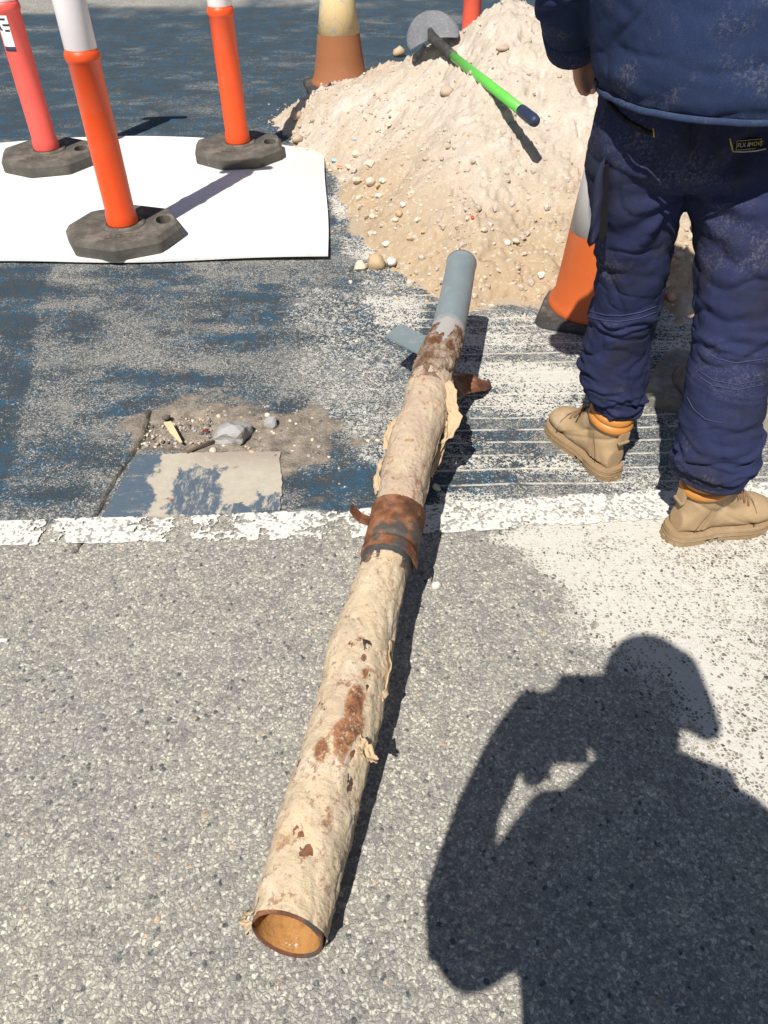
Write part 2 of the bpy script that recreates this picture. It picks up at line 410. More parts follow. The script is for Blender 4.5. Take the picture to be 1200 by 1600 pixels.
dirt = np.maximum(dirt, .5 * sstep(.03, .008, dcr) * sstep(.45, .65, n2))
gz = -.014 * crk
pit = sstep(.01, -.035, poly_sd(gx, gy, P((206, 702), (222, 660), (262, 642), (330, 640), (345, 690), (300, 703))) + (n2 - .5) * .03)
gz += -.016 * pit + pit * (fbm(gx * 60, gy * 60, seed=3, oct=3) - .5) * .014 + sstep(.02, -.03, sdh) * (fbm(gx * 35, gy * 35, seed=8, oct=4) - .5) * .007
gz += (fbm(gx * 1.1, gy * 1.1, seed=4, oct=3) - .5) * .006 * (np.abs(gx) < 4) * (gy < 8)
nx, ny = len(XS), len(YS)
idx = np.arange(nx * ny).reshape(ny, nx)
quads = np.stack([idx[:-1, :-1], idx[:-1, 1:], idx[1:, 1:], idx[1:, :-1]], -1).reshape(-1, 4)
def np_mesh(name, co, quads, mat, attrs=None, smooth=True):
    me = bpy.data.meshes.new(name); nv, nf = len(co), len(quads)
    me.vertices.add(nv); me.vertices.foreach_set('co', np.asarray(co, np.float32).ravel())
    me.loops.add(nf * 4); me.loops.foreach_set('vertex_index', quads.astype(np.int32).ravel())
    me.polygons.add(nf); me.polygons.foreach_set('loop_start', np.arange(0, nf * 4, 4, dtype=np.int32)); me.polygons.foreach_set('loop_total', np.full(nf, 4, np.int32))
    me.update(calc_edges=True)
    for k, a in (attrs or {}).items():
        me.attributes.new(k, 'FLOAT', 'POINT').data.foreach_set('value', np.asarray(a, np.float32))
    finish(me, mat, smooth); return me
road = link('asphalt_road', np_mesh('asphalt_road', np.stack([gx, gy, gz], 1), quads, M_ground,
            dict(paint=paint, zone=zone, dust=np.clip(dust, 0, 1.2), dirt=dirt, sandy=sandy, saw=saw, gap=crk)))
tag(road, 'weathered grey asphalt road, blue painted beyond a white line', kind='structure')

# worn white line: only the flakes of paint that are left, 2 mm proud
lx = np.arange(-1.5, 1.7, .0032)
lw = np.linspace(0, 1, 34)
LX, LW = np.meshgrid(lx, lw); LYt, LYb = line_y(LINE_TOP, LX), line_y(LINE_BOT, LX)
LY = LYb + (LYt - LYb) * LW + (vnoise(LX * 40, LW * 5, seed=2) - .5) * .006
wearn = .62 * fbm(LX * 9, LY * 14, seed=21, oct=7, gain=.68) + .38 * fbm(LX * 85, LY * 85, seed=22, oct=3, gain=.7)
thr = .335 + .0 * LX
def lblob(px, py, rx, ry=.3):
    c = at(px, py); return np.exp(-((LX - c.x) / rx) ** 2 - ((LY - c.y) / ry) ** 2)
thr += .22 * lblob(75, 835, .016) + .42 * lblob(280, 834, .026) + .17 * lblob(345, 822, .04, .04) + .08 * lblob(430, 820, .10) + .08 * lblob(530, 820, .06) - .15 * lblob(165, 830, .07) - .15 * lblob(20, 835, .04) + .06 * lblob(900, 795, .3)
thr += np.where(LX > .05, -.055, 0)
thr += .12 * np.exp(-((np.minimum(LW, 1 - LW)) / .05) ** 2)
fine = fbm(LX * 70, LY * 70, seed=27, oct=3)
keep = (wearn + (fine - .5) * .35) > thr
li = np.arange(LX.size).reshape(LX.shape)
lq = np.stack([li[:-1, :-1], li[:-1, 1:], li[1:, 1:], li[1:, :-1]], -1).reshape(-1, 4)
kc = (keep[:-1, :-1] & keep[1:, 1:] & keep[:-1, 1:] & keep[1:, :-1]).ravel()
lz = np.interp(0, [0, 1], [0, 0]) + .0042 + (fbm(LX * 1.1, LY * 1.1, seed=4, oct=3) - .5) * .006
n = NT('white_road_paint', .75, .3)
col, dome, gap_, c, c2 = stones(n); gap_ = n.step(.0, .16, gap_)
pc = n.mix(n.noise(40, 5, .7), (.58, .565, .52), (.74, .73, .68))
pc = n.mix(n.mul(n.step(.56, .7, n.noise(24, 6, .75)), .7), pc, (.5, .45, .36))
pc = n.mix(n.mul(n.step(.56, .64, n.add(n.mul(c[2], .4), n.mul(n.add(n.noise(110, 4, .75), n.noise(9, 5, .7)), .3))), .85), pc, (.24, .235, .225))
n.bump(n.add(n.mul(dome, gap_), n.mul(n.noise(300, 2), .2)), .4, .003)
M_line = n.out(pc)
line = link('road_line', np_mesh('road_line', np.stack([LX.ravel(), LY.ravel(), lz.ravel()], 1), lq[kc], M_line))
tag(line, 'worn white line painted across the road between grey and blue asphalt', kind='structure')

# concrete patch beside the pothole
PQ = P((238, 760), (278, 735), (335, 812), (345, 792), (440, 815), (400, 775), (436, 800))
n = NT('patch_concrete', .85, .25)
f1 = n.noise(7, 6, .65); f2 = n.noise(26, 5, .7)
cc = n.mix(n.noise(40, 7, .75), (.33, .29, .225), (.56, .51, .42))
v = n.xyz()
wx = n.add(v[0], n.add(n.mul(n.sub(f1, .5), .16), n.mul(n.sub(f2, .5), .07))); wy = n.add(v[1], n.mul(n.sub(f2, .5), .16))
def bar(x0, x1, y0, y1): return n.mul(n.mul(n.step(x0 - .008, x0 + .008, wx), n.step(x1 + .008, x1 - .008, wx)), n.mul(n.step(y0 - .006, y0 + .006, wy), n.step(y1 + .006, y1 - .006, wy)))
bl = bar(PQ[0].x - .3, PQ[0].x, 0, 3)
bm_ = n.math('MAXIMUM', bar(PQ[1].x, PQ[2].x, PQ[2].y, PQ[1].y), n.math('MAXIMUM', bar(PQ[3].x, PQ[4].x, PQ[4].y - .05, PQ[3].y), bar(PQ[5].x, PQ[6].x, PQ[6].y, PQ[5].y)))
bm_ = n.mul(bm_, n.step(.36, .52, n.noise(30, 8, .8, vec=n.map((1.5, .55, 1)))))
bcol = n.mix(n.noise(45, 6, .75), (.015, .055, .12), (.075, .115, .15))
cc = n.mix(n.mul(n.math('MAXIMUM', n.mul(bl, n.step(.26, .46, n.noise(22, 7, .8, vec=n.map((.7, 1.2, 1))))), bm_), .9), cc, bcol)
cc = n.mix(n.mul(n.step(.66, .72, n.noise(19, 3, .5, vec=n.map(loc=(3.3, 1.2, 0)))), .8), cc, (.16, .07, .03))
topd = n.mul(n.step(at(330, 745).y, at(330, 708).y, v[1]), n.step(PQ[1].x - .03, PQ[1].x + .1, v[0])); cc = n.mix(n.mul(topd, n.step(.25, .5, n.noise(22, 5, .7))), cc, (.34, .28, .23))
n.bump(n.add(n.noise(140, 4, .7), n.mul(n.noise(18, 3), .6)), .35, .004)
M_patch = n.out(cc)
def outline(pts, jag, step=.01, seed=0):
    o = []
    for i in range(len(pts)):
        a, b = pts[i], pts[(i + 1) % len(pts)]; L = (b - a).length; k = max(2, int(L / step))
        for j in range(k):
            p = a.lerp(b, j / k); q = (vnoise(np.array([p.x * 60]), np.array([p.y * 60]), seed=seed)[0] - .5) * jag
            nrm = Vector((-(b - a).y, (b - a).x, 0)).normalized(); o.append(p + nrm * q)
    return o
po = outline(P((214, 714), (330, 709), (437, 708), (441, 760), (437, 800), (300, 808), (160, 810), (185, 765)), .008, seed=3)
mb = MB(); mb.prism([(p.x, p.y) for p in po], -.01, .0065)
tag(mb.build('concrete_patch', M_patch, smooth=False), 'tan concrete patch with blue paint remnants at the pothole edge', kind='structure')

# ------------------------------------------------------------------ sand heap
PC = np.array([.62, 4.42]); PH = .845
FP = np.array(FOOT) - PC
f_ang = np.arctan2(FP[:, 1], FP[:, 0]); f_rad = np.hypot(FP[:, 0], FP[:, 1]); od = np.argsort(f_ang); f_ang, f_rad = f_ang[od], f_rad[od]
fa = np.concatenate([f_ang - 2 * math.pi, f_ang, f_ang + 2 * math.pi]); fr = np.tile(f_rad, 3)
def heap(x, y, detail=True):
    x = np.asarray(x, float); y = np.asarray(y, float)
    dx, dy = x - PC[0], y - PC[1]; th = np.arctan2(dy, dx); r = np.hypot(dx, dy)
    q = r / np.interp(th, fa, fr) 
    q = np.sqrt(q * q + .008)
    q = q + (fbm(x * 1.6, y * 1.6, seed=41, oct=3) - .5) * .17 * np.clip(q * 2, 0, 1)
    z = PH * (1.035 - q) * (1 - .16 * np.sin(np.clip(q, 0, 1) * math.pi))
    z = np.where(q > 1.03, (1.035 - q) * .5, z)
    if detail:
        z = z + (fbm(x * 5, y * 5, seed=43, oct=4) - .5) * .07 + (fbm(x * 24, y * 24, seed=47, oct=4) - .5) * .024
        cl = fbm(x * 38, y * 38, seed=51, oct=2); z = z + np.clip(cl - .62, 0, 1) * .085
        z = z - np.clip(.40 - fbm(x * 30, y * 30, seed=57, oct=3), 0, 1) * .16 * (x > .3) + (fbm(x * 11 + y * 4, y * 13, seed=59, oct=4) - .5) * .03
        z = z + (fbm(x * 95, y * 95, seed=53, oct=2) - .5) * .008
    return z
hx, hy = np.arange(-1.0, 2.6, .0105), np.arange(2.35, 6.2, .0105)
HX, HY = np.meshgrid(hx, hy); HZ = heap(HX.ravel(), HY.ravel())
hi_ = np.arange(HX.size).reshape(HX.shape)
hq = np.stack([hi_[:-1, :-1], hi_[:-1, 1:], hi_[1:, 1:], hi_[1:, :-1]], -1).reshape(-1, 4)
hq = hq[(HZ[hq].max(1) > -.006)]
used = np.unique(hq); remap = np.full(HX.size, -1); remap[used] = np.arange(len(used))
n = NT('dry_sand', .95, .1)
sc_ = n.mix(n.noise(2.2, 5, .6), (.475, .40, .325), (.58, .505, .43))
sc_ = n.mix(n.step(.5, .7, n.noise(6, 5, .6)), sc_, (.64, .57, .495))
brn = n.attr('browner')
sc_ = n.mix(n.mul(brn, .85), sc_, (.42, .31, .19))
sc_ = n.mix(n.mul(n.step(.45, .75, n.noise(120, 4, .75)), .55), sc_, (.36, .28, .20))
sc_ = n.mix(n.mul(n.step(.56, .7, n.noise(55, 3, .6)), .6), sc_, (.70, .62, .52))
n.bump(n.add(n.noise(260, 4, .8), n.mul(n.noise(70, 4, .7), 1.4)), .6, .006)
M_sand = n.out(sc_)
browner = sstep(.42, .04, HZ) * sstep(.34, .58, fbm(HX.ravel() * 2.4, HY.ravel() * 2.4, seed=61, oct=4) + .18 * (HY.ravel() < 3.5)) * (HY.ravel() < 4.0)  # browner sand in patches low on the front
browner = np.maximum(browner, .55 * sstep(.35, -.25, HX.ravel() + .2 * (4.4 - HY.ravel())) * sstep(.35, .6, fbm(HX.ravel() * 3, HY.ravel() * 3, seed=66, oct=3)))  # browner patches down the left flank as well
pile = link('sand_heap', np_mesh('sand_heap', np.stack([HX.ravel(), HY.ravel(), HZ], 1)[used], remap[hq], M_sand, dict(browner=browner[used])))
tag(pile, 'tall heap of pale beige sand with stones dumped on the blue road', 'sand heap')
def surf(px, py, lift=0.0):
    """first point of heap or road along a sight line"""
    d = ray(px, py); ts = np.linspace(1.0, 7.5, 2600); pts = np.array([[d.x * t, d.y * t, H + d.z * t] for t in ts])
    hz = np.maximum(heap(pts[:, 0], pts[:, 1]), 0); k = np.argmax(pts[:, 2] <= hz + lift)
    return Vector(pts[k])

# ------------------------------------------------------------------ simple materials
def plastic(name, col, rough=.45, spec=.45, dirt=(.35, .3, .24), amount=.25, var=.12, dscale=6):
    n = NT(name, rough, spec)
    a = n.mix(n.noise(4, 4), tuple(x * (1 - var) for x in col), tuple(min(1, x * (1 + var)) for x in col))
    d = n.mul(n.step(.5, .75, n.noise(dscale, 6, .7)), amount)
    d = n.math('MAXIMUM', d, n.mul(n.step(.62, .7, n.noise(70, 3, .7)), amount * .8))
    n.bump(n.noise(220, 3, .6), .06, .002)
    return n.out(n.mix(d, a, dirt), n.lin(0, 1, d, rough, .85))
M_orange = plastic('orange_plastic', (.80, .085, .014), .42, .5, (.40, .22, .13), amount=.26)
M_pink = plastic('fluorescent_red_plastic', (.84, .11, .085), .45, .45, (.5, .25, .2), amount=.22)
M_red = plastic('faded_red_plastic', (.78, .12, .07), .45, .45, amount=.12)
M_cuff = plastic('reflective_white_sleeve', (.80, .75, .76), .35, .5, (.6, .5, .48), .2, .04)
def rubber(name, a, b, dusty):
    n = NT(name, .8, .3)
    c = n.mix(n.noise(5, 5, .6), a, b)
    v = n.xyz(n.n('ShaderNodeNewGeometry').outputs['Normal'])
    up = n.step(.5, .9, v[2])
    d = n.mul(n.step(.40, .72, n.noise(11, 6, .7)), dusty)
    d = n.add(n.mul(d, n.lin(0, 1, up, .45, 1.0)), n.mul(n.step(.66, .72, n.noise(48, 3, .7)), .5))
    n.bump(n.add(n.noise(180, 4, .7), n.noise(25, 3)), .22, .003)
    return n.out(n.mix(d, c, (.42, .36, .29)))
M_rubber = rubber('dusty_black_rubber', (.066, .061, .054), (.098, .090, .078), .34)
M_rubber2 = rubber('black_rubber', (.03, .03, .03), (.05, .05, .048), .28)
M_rubber3 = rubber('dust_caked_rubber', (.12, .115, .105), (.20, .19, .17), .9)
n = NT('white_sheet', .6, .35)
gr = n.noise(9, 6, .65, vec=n.map((.5, 9, 1)))
wc = n.mix(n.step(.3, .8, n.noise(2, 4)), (.74, .735, .72), (.81, .805, .795))
wc = n.mix(n.mul(n.step(.62, .70, gr), .6), wc, (.55, .49, .42))
vv = n.xyz(); edg = n.mul(n.step(-.9, -.3, vv[0]), n.step(3.6, 4.4, vv[1]))
wc = n.mix(n.mul(n.step(.52, .66, n.add(n.noise(26, 7, .75), n.mul(edg, .16))), .55), wc, (.58, .49, .39))
wc = n.mix(n.mul(n.step(.60, .70, n.noise(3.2, 6, .7, vec=n.map(loc=(2, 7, 0)))), .35), wc, (.62, .58, .53))
wc = n.mix(n.mul(n.step(.60, .72, n.noise(14, 6, .72)), .22), wc, (.6, .52, .42))
n.bump(gr, .08, .003)
M_sheet = n.out(wc)

# ------------------------------------------------------------------ white sheet under the bollards
cn = [at(-400, 424), at(513, 402), at(508, 243), at(-600, 262)]
a0, a1, a2, a3 = Vector((-2.75, 3.045, 0)), at(513, 408), cn[2], Vector((-2.65, 4.50, 0))
NU, NV = 60, 40; top, th = [], .011
for j in range(NV + 1):
    for i in range(NU + 1):
        u, v_ = i / NU, j / NV
        p = (a0.lerp(a1, u)).lerp(a3.lerp(a2, u), v_)
        p.z = .007 + .010 * sstep(.75, 1, u) * sstep(.35, 0, v_) + .004 * (vnoise(np.array([p.x * 2.2]), np.array([p.y * 2.2]), seed=5)[0]) + .003 * sstep(.2, 0, v_)
        p.y += .30 * v_ * math.sin(math.pi * u) ** .8
        if v_ == 0: p.y += .012 * math.sin(u * 7) + .008 * math.sin(u * 17)
        if u == 1: p.x += .006 * math.sin(v_ * 6)
        top.append(p)
mb = MB(); W_ = NU + 1
mb.v = [tuple(p + Vector((0, 0, th))) for p in top] + [tuple(p) for p in top]; NN = len(top)
for j in range(NV):
    for i in range(NU):
        q = (j * W_ + i, j * W_ + i + 1, (j + 1) * W_ + i + 1, (j + 1) * W_ + i); mb.f += [q, tuple(x + NN for x in q[::-1])]
edge = [i for i in range(W_)] + [j * W_ + NU for j in range(1, NV + 1)] + [NV * W_ + i for i in range(NU - 1, -1, -1)] + [j * W_ for j in range(NV - 1, 0, -1)]
for a, b in zip(edge, edge[1:] + edge[:1]): mb.f.append((a, a + NN, b + NN, b))
sheet = sharp(mb.build('white_board', M_sheet))
tag(sheet, 'large white board lying flat on the road under the bollards', 'board')
SHEET_Z = .022

# ------------------------------------------------------------------ bollards
OCT_R = .245
def octagon(r, off, stretch=1.06): return [(r * stretch * math.cos(2 * math.pi * k / 8 + off), r * math.sin(2 * math.pi * k / 8 + off)) for k in range(8)]
def rounded(poly, r=.018, k=4):
    o = []; n = len(poly)
    for i in range(n):
        p, a, b = (Vector(poly[j % n]) for j in (i, i - 1, i + 1)); d1, d2 = (a - p).normalized() * r, (b - p).normalized() * r
        for t in range(k + 1):
            u = t / k; o.append(tuple((p + d1) * (1 - u) ** 2 + p * 2 * u * (1 - u) + (p + d2) * u * u))
    return o
def make_base(parent, mat, off):
    o = rounded(octagon(OCT_R, off)); ins = [(x * .93, y * .93) for x, y in o]
    slot = [(.176 + .034 * math.cos(k), .008 + .050 * math.sin(k)) for k in (2 * math.pi * j / 20 for j in range(20))]
    slot2 = [(-x, y) for x, y in slot]
    mb = MB().prism(o, 0, .068, holes=[slot], chamfer=.022, inset=ins)
    b = sharp(mb.build('base', mat, parent), 25)
    raised = MB().lathe([(.098, .066), (.095, .0755), (.072, .0765)], 40, cap=False)
    raised.build('socket_ring', mat, b)
    m = MB()
    for (x, y, w_, d_) in [(0, -.148, .15, .004), (0, -.118, .15, .004), (-.075, -.133, .004, .03), (.075, -.133, .004, .03)] + [(-.055 + i * .022, -.133, .004, .02) for i in range(6)] + [(-.049 + i * .044, -.126, .012, .004) for i in range(3)]:
        m.box((x, y, .0685), (w_, d_, .003))
    m.build('moulded_panel', mat, b, smooth=False)
    return b
def make_bollard(label, loc, rz, tube_mat, off=-.09, lean=(0, 0), base_mat=None, dz=0.0):
    t = thing('bollard', label, 'bollard', loc, rz, 'plastic bollards on octagonal rubber bases')
    make_base(t, base_mat or M_rubber, off)
    z0 = .070
    g = 40
    MB().lathe([(.060, z0), (.067, z0), (.069, z0 + .012), (.066, z0 + .05), (.0625, z0 + .062), (.062, .4), (.061, .655 + dz), (.0655, .66 + dz), (.068, .67 + dz), (.0675, .683 + dz), (.064, .693 + dz), (.060, .697 + dz), (.0595, .74 + dz)], g).build('lower_tube', tube_mat, t)
    MB().lathe([(.0592, .698 + dz), (.0606, .701 + dz), (.0600, 1.05), (.0592, 1.053)], g).build('reflective_sleeve', M_cuff, t)
    MB().lathe([(.058, 1.052), (.064, 1.056), (.064, 1.075), (.060, 1.082), (.059, 1.16), (.062, 1.165), (.0595, 1.17)], g).build('upper_tube', tube_mat, t)
    MB().lathe([(.0585, 1.1695), (.0598, 1.172), (.0594, 1.30), (.0585, 1.302)], g).build('reflective_sleeve', M_cuff, t)
    m = MB().lathe([(.058, 1.301), (.064, 1.305), (.066, 1.33), (.06, 1.36), (.045, 1.385), (.02, 1.40), (.001, 1.402)], g)
    m.tube([(-.13, 0, 1.40), (-.12, 0, 1.42), (-.06, 0, 1.425), (.06, 0, 1.425), (.12, 0, 1.42), (.13, 0, 1.40)], [.02, .026, .028, .028, .026, .02], 14)
    m.build('handle_cap', tube_mat, t)
    t.rotation_euler = (R(lean[0]), R(lean[1]), rz)
    return t
b1 = make_bollard('orange bollard nearest the viewer, standing alone in the middle of the white board', at(198, 373, SHEET_Z), R(14), M_orange, -.16, dz=.045)
b2 = make_bollard('orange bollard standing at the edge of the white board beside the sand heap', at(375, 243, SHEET_Z), R(3), M_orange, -.30, (0, -.6), dz=.01)
b3 = make_bollard('pinkish red bollard with a small black and white sticker', at(80, 254, SHEET_Z), R(6), M_pink, -.2, dz=.05)
b4p = Vector((.60, 6.02, 0.0))
b4 = make_bollard('faded red bollard standing behind the crest of the sand heap', b4p, R(20), M_red, -.1)

# sticker on the red bollard: white panel with dark bands, wrapped round the tube
def patch(mb, a0_, a1_, z0, z1, r, k=10):
    v = []
    for i in range(k + 1):
        a = a0_ + (a1_ - a0_) * i / k; v += [(r * math.cos(a), r * math.sin(a), z0), (r * math.cos(a), r * math.sin(a), z1)]
    mb.add(v, [(2 * i, 2 * i + 2, 2 * i + 3, 2 * i + 1) for i in range(k)])
def flat(name, col, rough=.5, metal=0.0, spec=.4):
    n = NT(name, rough, spec); return n.out(n.mix(n.noise(30, 4), tuple(x * .92 for x in col), tuple(min(1, x * 1.06) for x in col)), rough, metal)
M_white, M_black, M_navyp = flat('sticker_white', (.82, .82, .80)), flat('sticker_black', (.03, .03, .035)), flat('sticker_navy', (.05, .05, .13))
aa, ab = R(-135), R(-82)
st = MB(); patch(st, aa, ab, .545, .695, .0635); sto = st.build('sticker', M_white, b3)
for (u0, u1, z0, z1) in [(0, 1, .545, .553), (0, .2, .655, .668), (.45, 1, .651, .660), (.05, .35, .632, .640), (.55, .95, .628, .637), (.3, .8, .675, .684), (.1, .9, .576, .577), (0, .25, .640, .650)]:
    m = MB(); patch(m, aa + (ab - aa) * u0, aa + (ab - aa) * u1, z0, z1, .0639); m.build('printed_bar', M_black, sto)
m = MB(); patch(m, aa, ab, .553, .565, .0639); m.build('sticker_band', M_navyp, sto)

# ------------------------------------------------------------------ traffic cones
def cone(label, loc, rz, mat_low, mat_band, mat_base, size, tilt=(0, 0), up_mat=None):
    t = thing('traffic_cone', label, 'traffic cone', loc, 0, 'rubber traffic cones')
    h = size / 2; sq = rounded([(-h, -h), (h, -h), (h, h), (-h, h)], .06, 6); c_, s_ = math.cos(rz), math.sin(rz)
    sq = [(x * c_ - y * s_, x * s_ + y * c_) for x, y in sq]
    sharp(MB().prism(sq, 0, .042, chamfer=.016, inset=[(x * .95, y * .95) for x, y in sq]).build('base', mat_base, t), 25)
    r = lambda z: .19 - .158 * z
    MB().lathe([(.198, .0425), (.200, .050), (.192, .062), (r(.08), .085), (r(.2), .2), (r(.33) + .001, .335)], 56, cap=False).build('lower_cone', mat_low, t)
    MB().lathe([(r(.335) - .001, .333), (r(.335) + .0025, .335), (r(.5) + .0025, .5), (r(.63) + .0025, .632), (r(.63) - .001, .634)], 56, cap=False).build('reflective_sleeve', mat_band, t)
    MB().lathe([(r(.63), .632), (r(.8), .8), (r(.95), .95), (.032, .965), (.02, .968), (.018, .94)], 48, cap=False).build('upper_cone', up_mat or mat_low, t)
    t.rotation_euler = (R(tilt[0]), R(tilt[1]), 0)
    return t
M_conebrown = plastic('faded_brown_orange_rubber', (.31, .125, .055), .7, .25, (.30, .22, .15), .5, .12, 5)
n = NT('cracked_yellow_sleeve', .6, .3)
yc = n.mix(n.noise(6, 5, .6), (.62, .46, .22), (.70, .55, .30))
ed = n.vor(13, 'DISTANCE_TO_EDGE', vec=n.mix(.05, n.co, n.noise(7, 4, col=True), 'ADD')).outputs['Distance']
yc = n.mix(n.mul(n.step(.045, .0, ed), n.step(.4, .6, n.noise(9, 3))), yc, (.42, .38, .38))
yc = n.mix(n.step(.58, .63, n.noise(8, 5, .6, vec=n.map((1.4, 1.4, .7)))), yc, (.45, .43, .45))
M_yellow = n.out(yc)
M_coneorange = plastic('orange_rubber', (.52, .105, .022), .5, .4, (.40, .27, .18), .22, .12, 5)
M_greysleeve = plastic('dirty_silver_sleeve', (.52, .50, .49), .5, .4, (.40, .34, .29), .35, .08, 5)
cone('weathered brown cone with a cracked yellow sleeve, half buried behind the sand heap', (-.30, 5.72, .055), R(12), M_conebrown, M_yellow, M_rubber2, .47)
cone('bright orange cone with a grey sleeve, partly hidden by the standing worker', (.845, 2.66, .0), R(-20), M_coneorange, M_greysleeve, M_rubber2, .44, (0, -5.0), M_coneorange)

# dust-caked base behind the worker's boots
t = thing('rubber_base', 'dust-caked grey rubber base with a rounded hump, standing behind the worker\'s boots', 'rubber base', (1.12, 2.06, 0))
sq = rounded([(-.23, -.17), (.38, -.17), (.38, .17), (-.23, .17)], .05, 6); cr, sr = math.cos(R(-30)), math.sin(R(-30))
sq = [(x * cr - y * sr, x * sr + y * cr) for x, y in sq]
sharp(MB().prism(sq, 0, .05, chamfer=.02, inset=[(x * .93, y * .93) for x, y in sq]).build('slab', M_rubber3, t), 25)
MB().lathe([(.16, .048), (.145, .07), (.115, .12), (.09, .165), (.065, .182), (.03, .188), (.001, .189)], 40, c=(-.01, .0, 0)).build('hump', M_rubber3, t)

# ------------------------------------------------------------------ the old pipe
PIPE = [(446, 1482, 126), (452, 1440, 125), (490, 1300, 123), (534, 1150, 114), (552, 1080, 104), (568, 1000, 98), (584, 950, 88), (598, 900, 80), (610, 860, 79), (621, 810, 79), (633, 740, 80), (648, 680, 76), (664, 640, 72), (671, 600, 67), (679, 570, 64), (688, 540, 60), (699, 510, 57), (711, 460, 53), (721, 412, 49)]
Z0, Z1 = .064, .315
def pipe_axis():
    pts, rad = [], []
    for i, (px, py, wd) in enumerate(PIPE):
        g = 0
        k = at(px, py, 0).y; k0, k1 = at(446, 1482, 0).y, at(721, 412, .0).y
        f = min(1, max(0, (at(px, py, .15).y - at(446, 1482, .06).y) / (at(721, 412, .31).y - at(446, 1482, .06).y)))
        p = at(px, py, Z0 + (Z1 - Z0) * f); pts.append(p); rad.append(wd * .955 / 2 * depth(p) / F)
    return pts, rad
pp, pr = pipe_axis()
A, B = pp[0], pp[-1]
ax = (B - A).normalized(); PL = (B - A).length
side = ax.cross(Vector((0, 0, 1))).normalized(); upv = side.cross(ax)         # side: to the viewer's right, upv: up
ss = [(p - A).dot(ax) for p in pp]
def pr_at(s): return float(np.interp(s, ss, pr))
def off_at(s): return float(np.interp(s, ss, [(p - A - ax * q).dot(side) for p, q in zip(pp, ss)]))
def s_of(py): return float(np.interp(-py, [-q[1] for q in PIPE], ss))
def pp_pt(s, th, r): return A + ax * s + side * (off_at(s) + r * math.cos(th)) + upv * (r * math.sin(th))
def pipe_piece(s0, s1, rf, ns, nt=72, thick=None):
    """ring mesh between s0 and s1 with radius rf(s, th); open ends unless thick gives a wall"""
    S = np.linspace(s0, s1, ns); TH = np.linspace(0, 2 * math.pi, nt, endpoint=False)
    g1, g2 = np.meshgrid(S, TH, indexing='ij'); rr = rf(g1, g2)
    g1 = g1 + .019 * (1 + np.sin(g2)) * np.clip(1 - np.maximum(g1, 0) / .25, 0, 1)
    of = np.interp(g1, ss, [(p - A - ax * q).dot(side) for p, q in zip(pp, ss)])
    def pos(rr_): 
        return (np.array(A)[None, None] + g1[..., None] * np.array(ax) + (of + rr_ * np.cos(g2))[..., None] * np.array(side) + (rr_ * np.sin(g2))[..., None] * np.array(upv)).reshape(-1, 3)
    co = pos(rr); ii = np.arange(ns * nt).reshape(ns, nt); jj = np.roll(ii, -1, 1)
    q = np.stack([ii[:-1], jj[:-1], jj[1:], ii[1:]], -1).reshape(-1, 4)
    if thick:
        k = ns * nt; co2 = pos(np.minimum(rr - thick, np.interp(g1, ss, pr) - thick)); co = np.concatenate([co, co2]); q2 = (q + k)[:, ::-1]
        e0 = np.stack([ii[0], ii[0] + k, jj[0] + k, jj[0]], -1); e1 = np.stack([ii[-1], jj[-1], jj[-1] + k, ii[-1] + k], -1)
        q = np.concatenate([q, q2, e0, e1])
    return co, q, g1.ravel(), g2.ravel()
def fleck(n, sc, lo, hi, loc=(0, 0, 0)): return n.step(lo, hi, n.noise(sc, 6, .75, vec=n.map(loc=loc)))
n = NT('chalky_crust', .92, .15)
ru = n.attr('rust'); gy_ = n.attr('tone')
cr1 = n.mix(n.noise(5, 5, .6), (.54, .415, .265), (.68, .56, .39))
cr1 = n.mix(n.step(.5, .68, n.noise(16, 6, .68)), cr1, (.72, .625, .49))
cr1 = n.mix(n.mul(gy_, n.step(.25, .6, n.noise(11, 5, .65))), cr1, n.mix(n.noise(34, 4), (.42, .305, .22), (.54, .425, .33)))
cr1 = n.mix(n.mul(fleck(n, 32, .555, .63), n.lin(0, 1, gy_, .75, .85)), cr1, (.30, .145, .075))
cr1 = n.mix(n.mul(fleck(n, 75, .565, .65, (2, 5, 1)), .7), cr1, (.27, .15, .085))
cr1 = n.mix(n.mul(fleck(n, 13, .53, .64, (7, 1, 3)), .55), cr1, (.45, .375, .27))
cr1 = n.mix(n.mul(fleck(n, 8, .55, .68, (4, 9, 2)), .5), cr1, (.56, .36, .20))
cr1 = n.mix(n.mul(fleck(n, 110, .60, .72, (1, 8, 4)), .55), cr1, (.74, .67, .55))
rm = n.step(.44, .62, n.add(ru, n.mul(n.sub(n.noise(30, 8, .8), .5), 1.5)))
cr1 = n.mix(n.mul(rm, .92), cr1, n.mix(n.step(.38, .6, n.noise(60, 7, .8)), (.09, .03, .016), (.36, .145, .065)))
cr1 = n.mix(n.mul(n.mul(rm, fleck(n, 100, .53, .62, (5, 5, 2))), .75), cr1, (.58, .43, .29))
crk_ = n.vor(9, 'DISTANCE_TO_EDGE', vec=n.mix(.14, n.map((1, .55, 1)), n.noise(6, 5, .7, col=True), 'ADD')).outputs['Distance']
ckm = n.mul(n.step(.008, .0, crk_), n.step(.62, .68, n.noise(5, 3)))
cr1 = n.mix(n.mul(ckm, .35), cr1, (.16, .09, .05))
n.bump(n.add(n.add(n.noise(110, 6, .8), n.mul(n.noise(34, 6, .75), 1.5)), n.mul(ckm, -1.2)), .58, .006)
M_crust = n.out(cr1)
n = NT('rusty_iron', .75, .3)
rc = n.ramp(n.noise(15, 6, .68), [(.3, (.045, .026, .018)), (.44, (.12, .05, .026)), (.54, (.22, .09, .042)), (.64, (.30, .15, .085)), (.75, (.36, .25, .17))])
gm = n.step(.51, .60, n.noise(13, 5, .65, vec=n.map(loc=(1.7, .4, 2.2))))
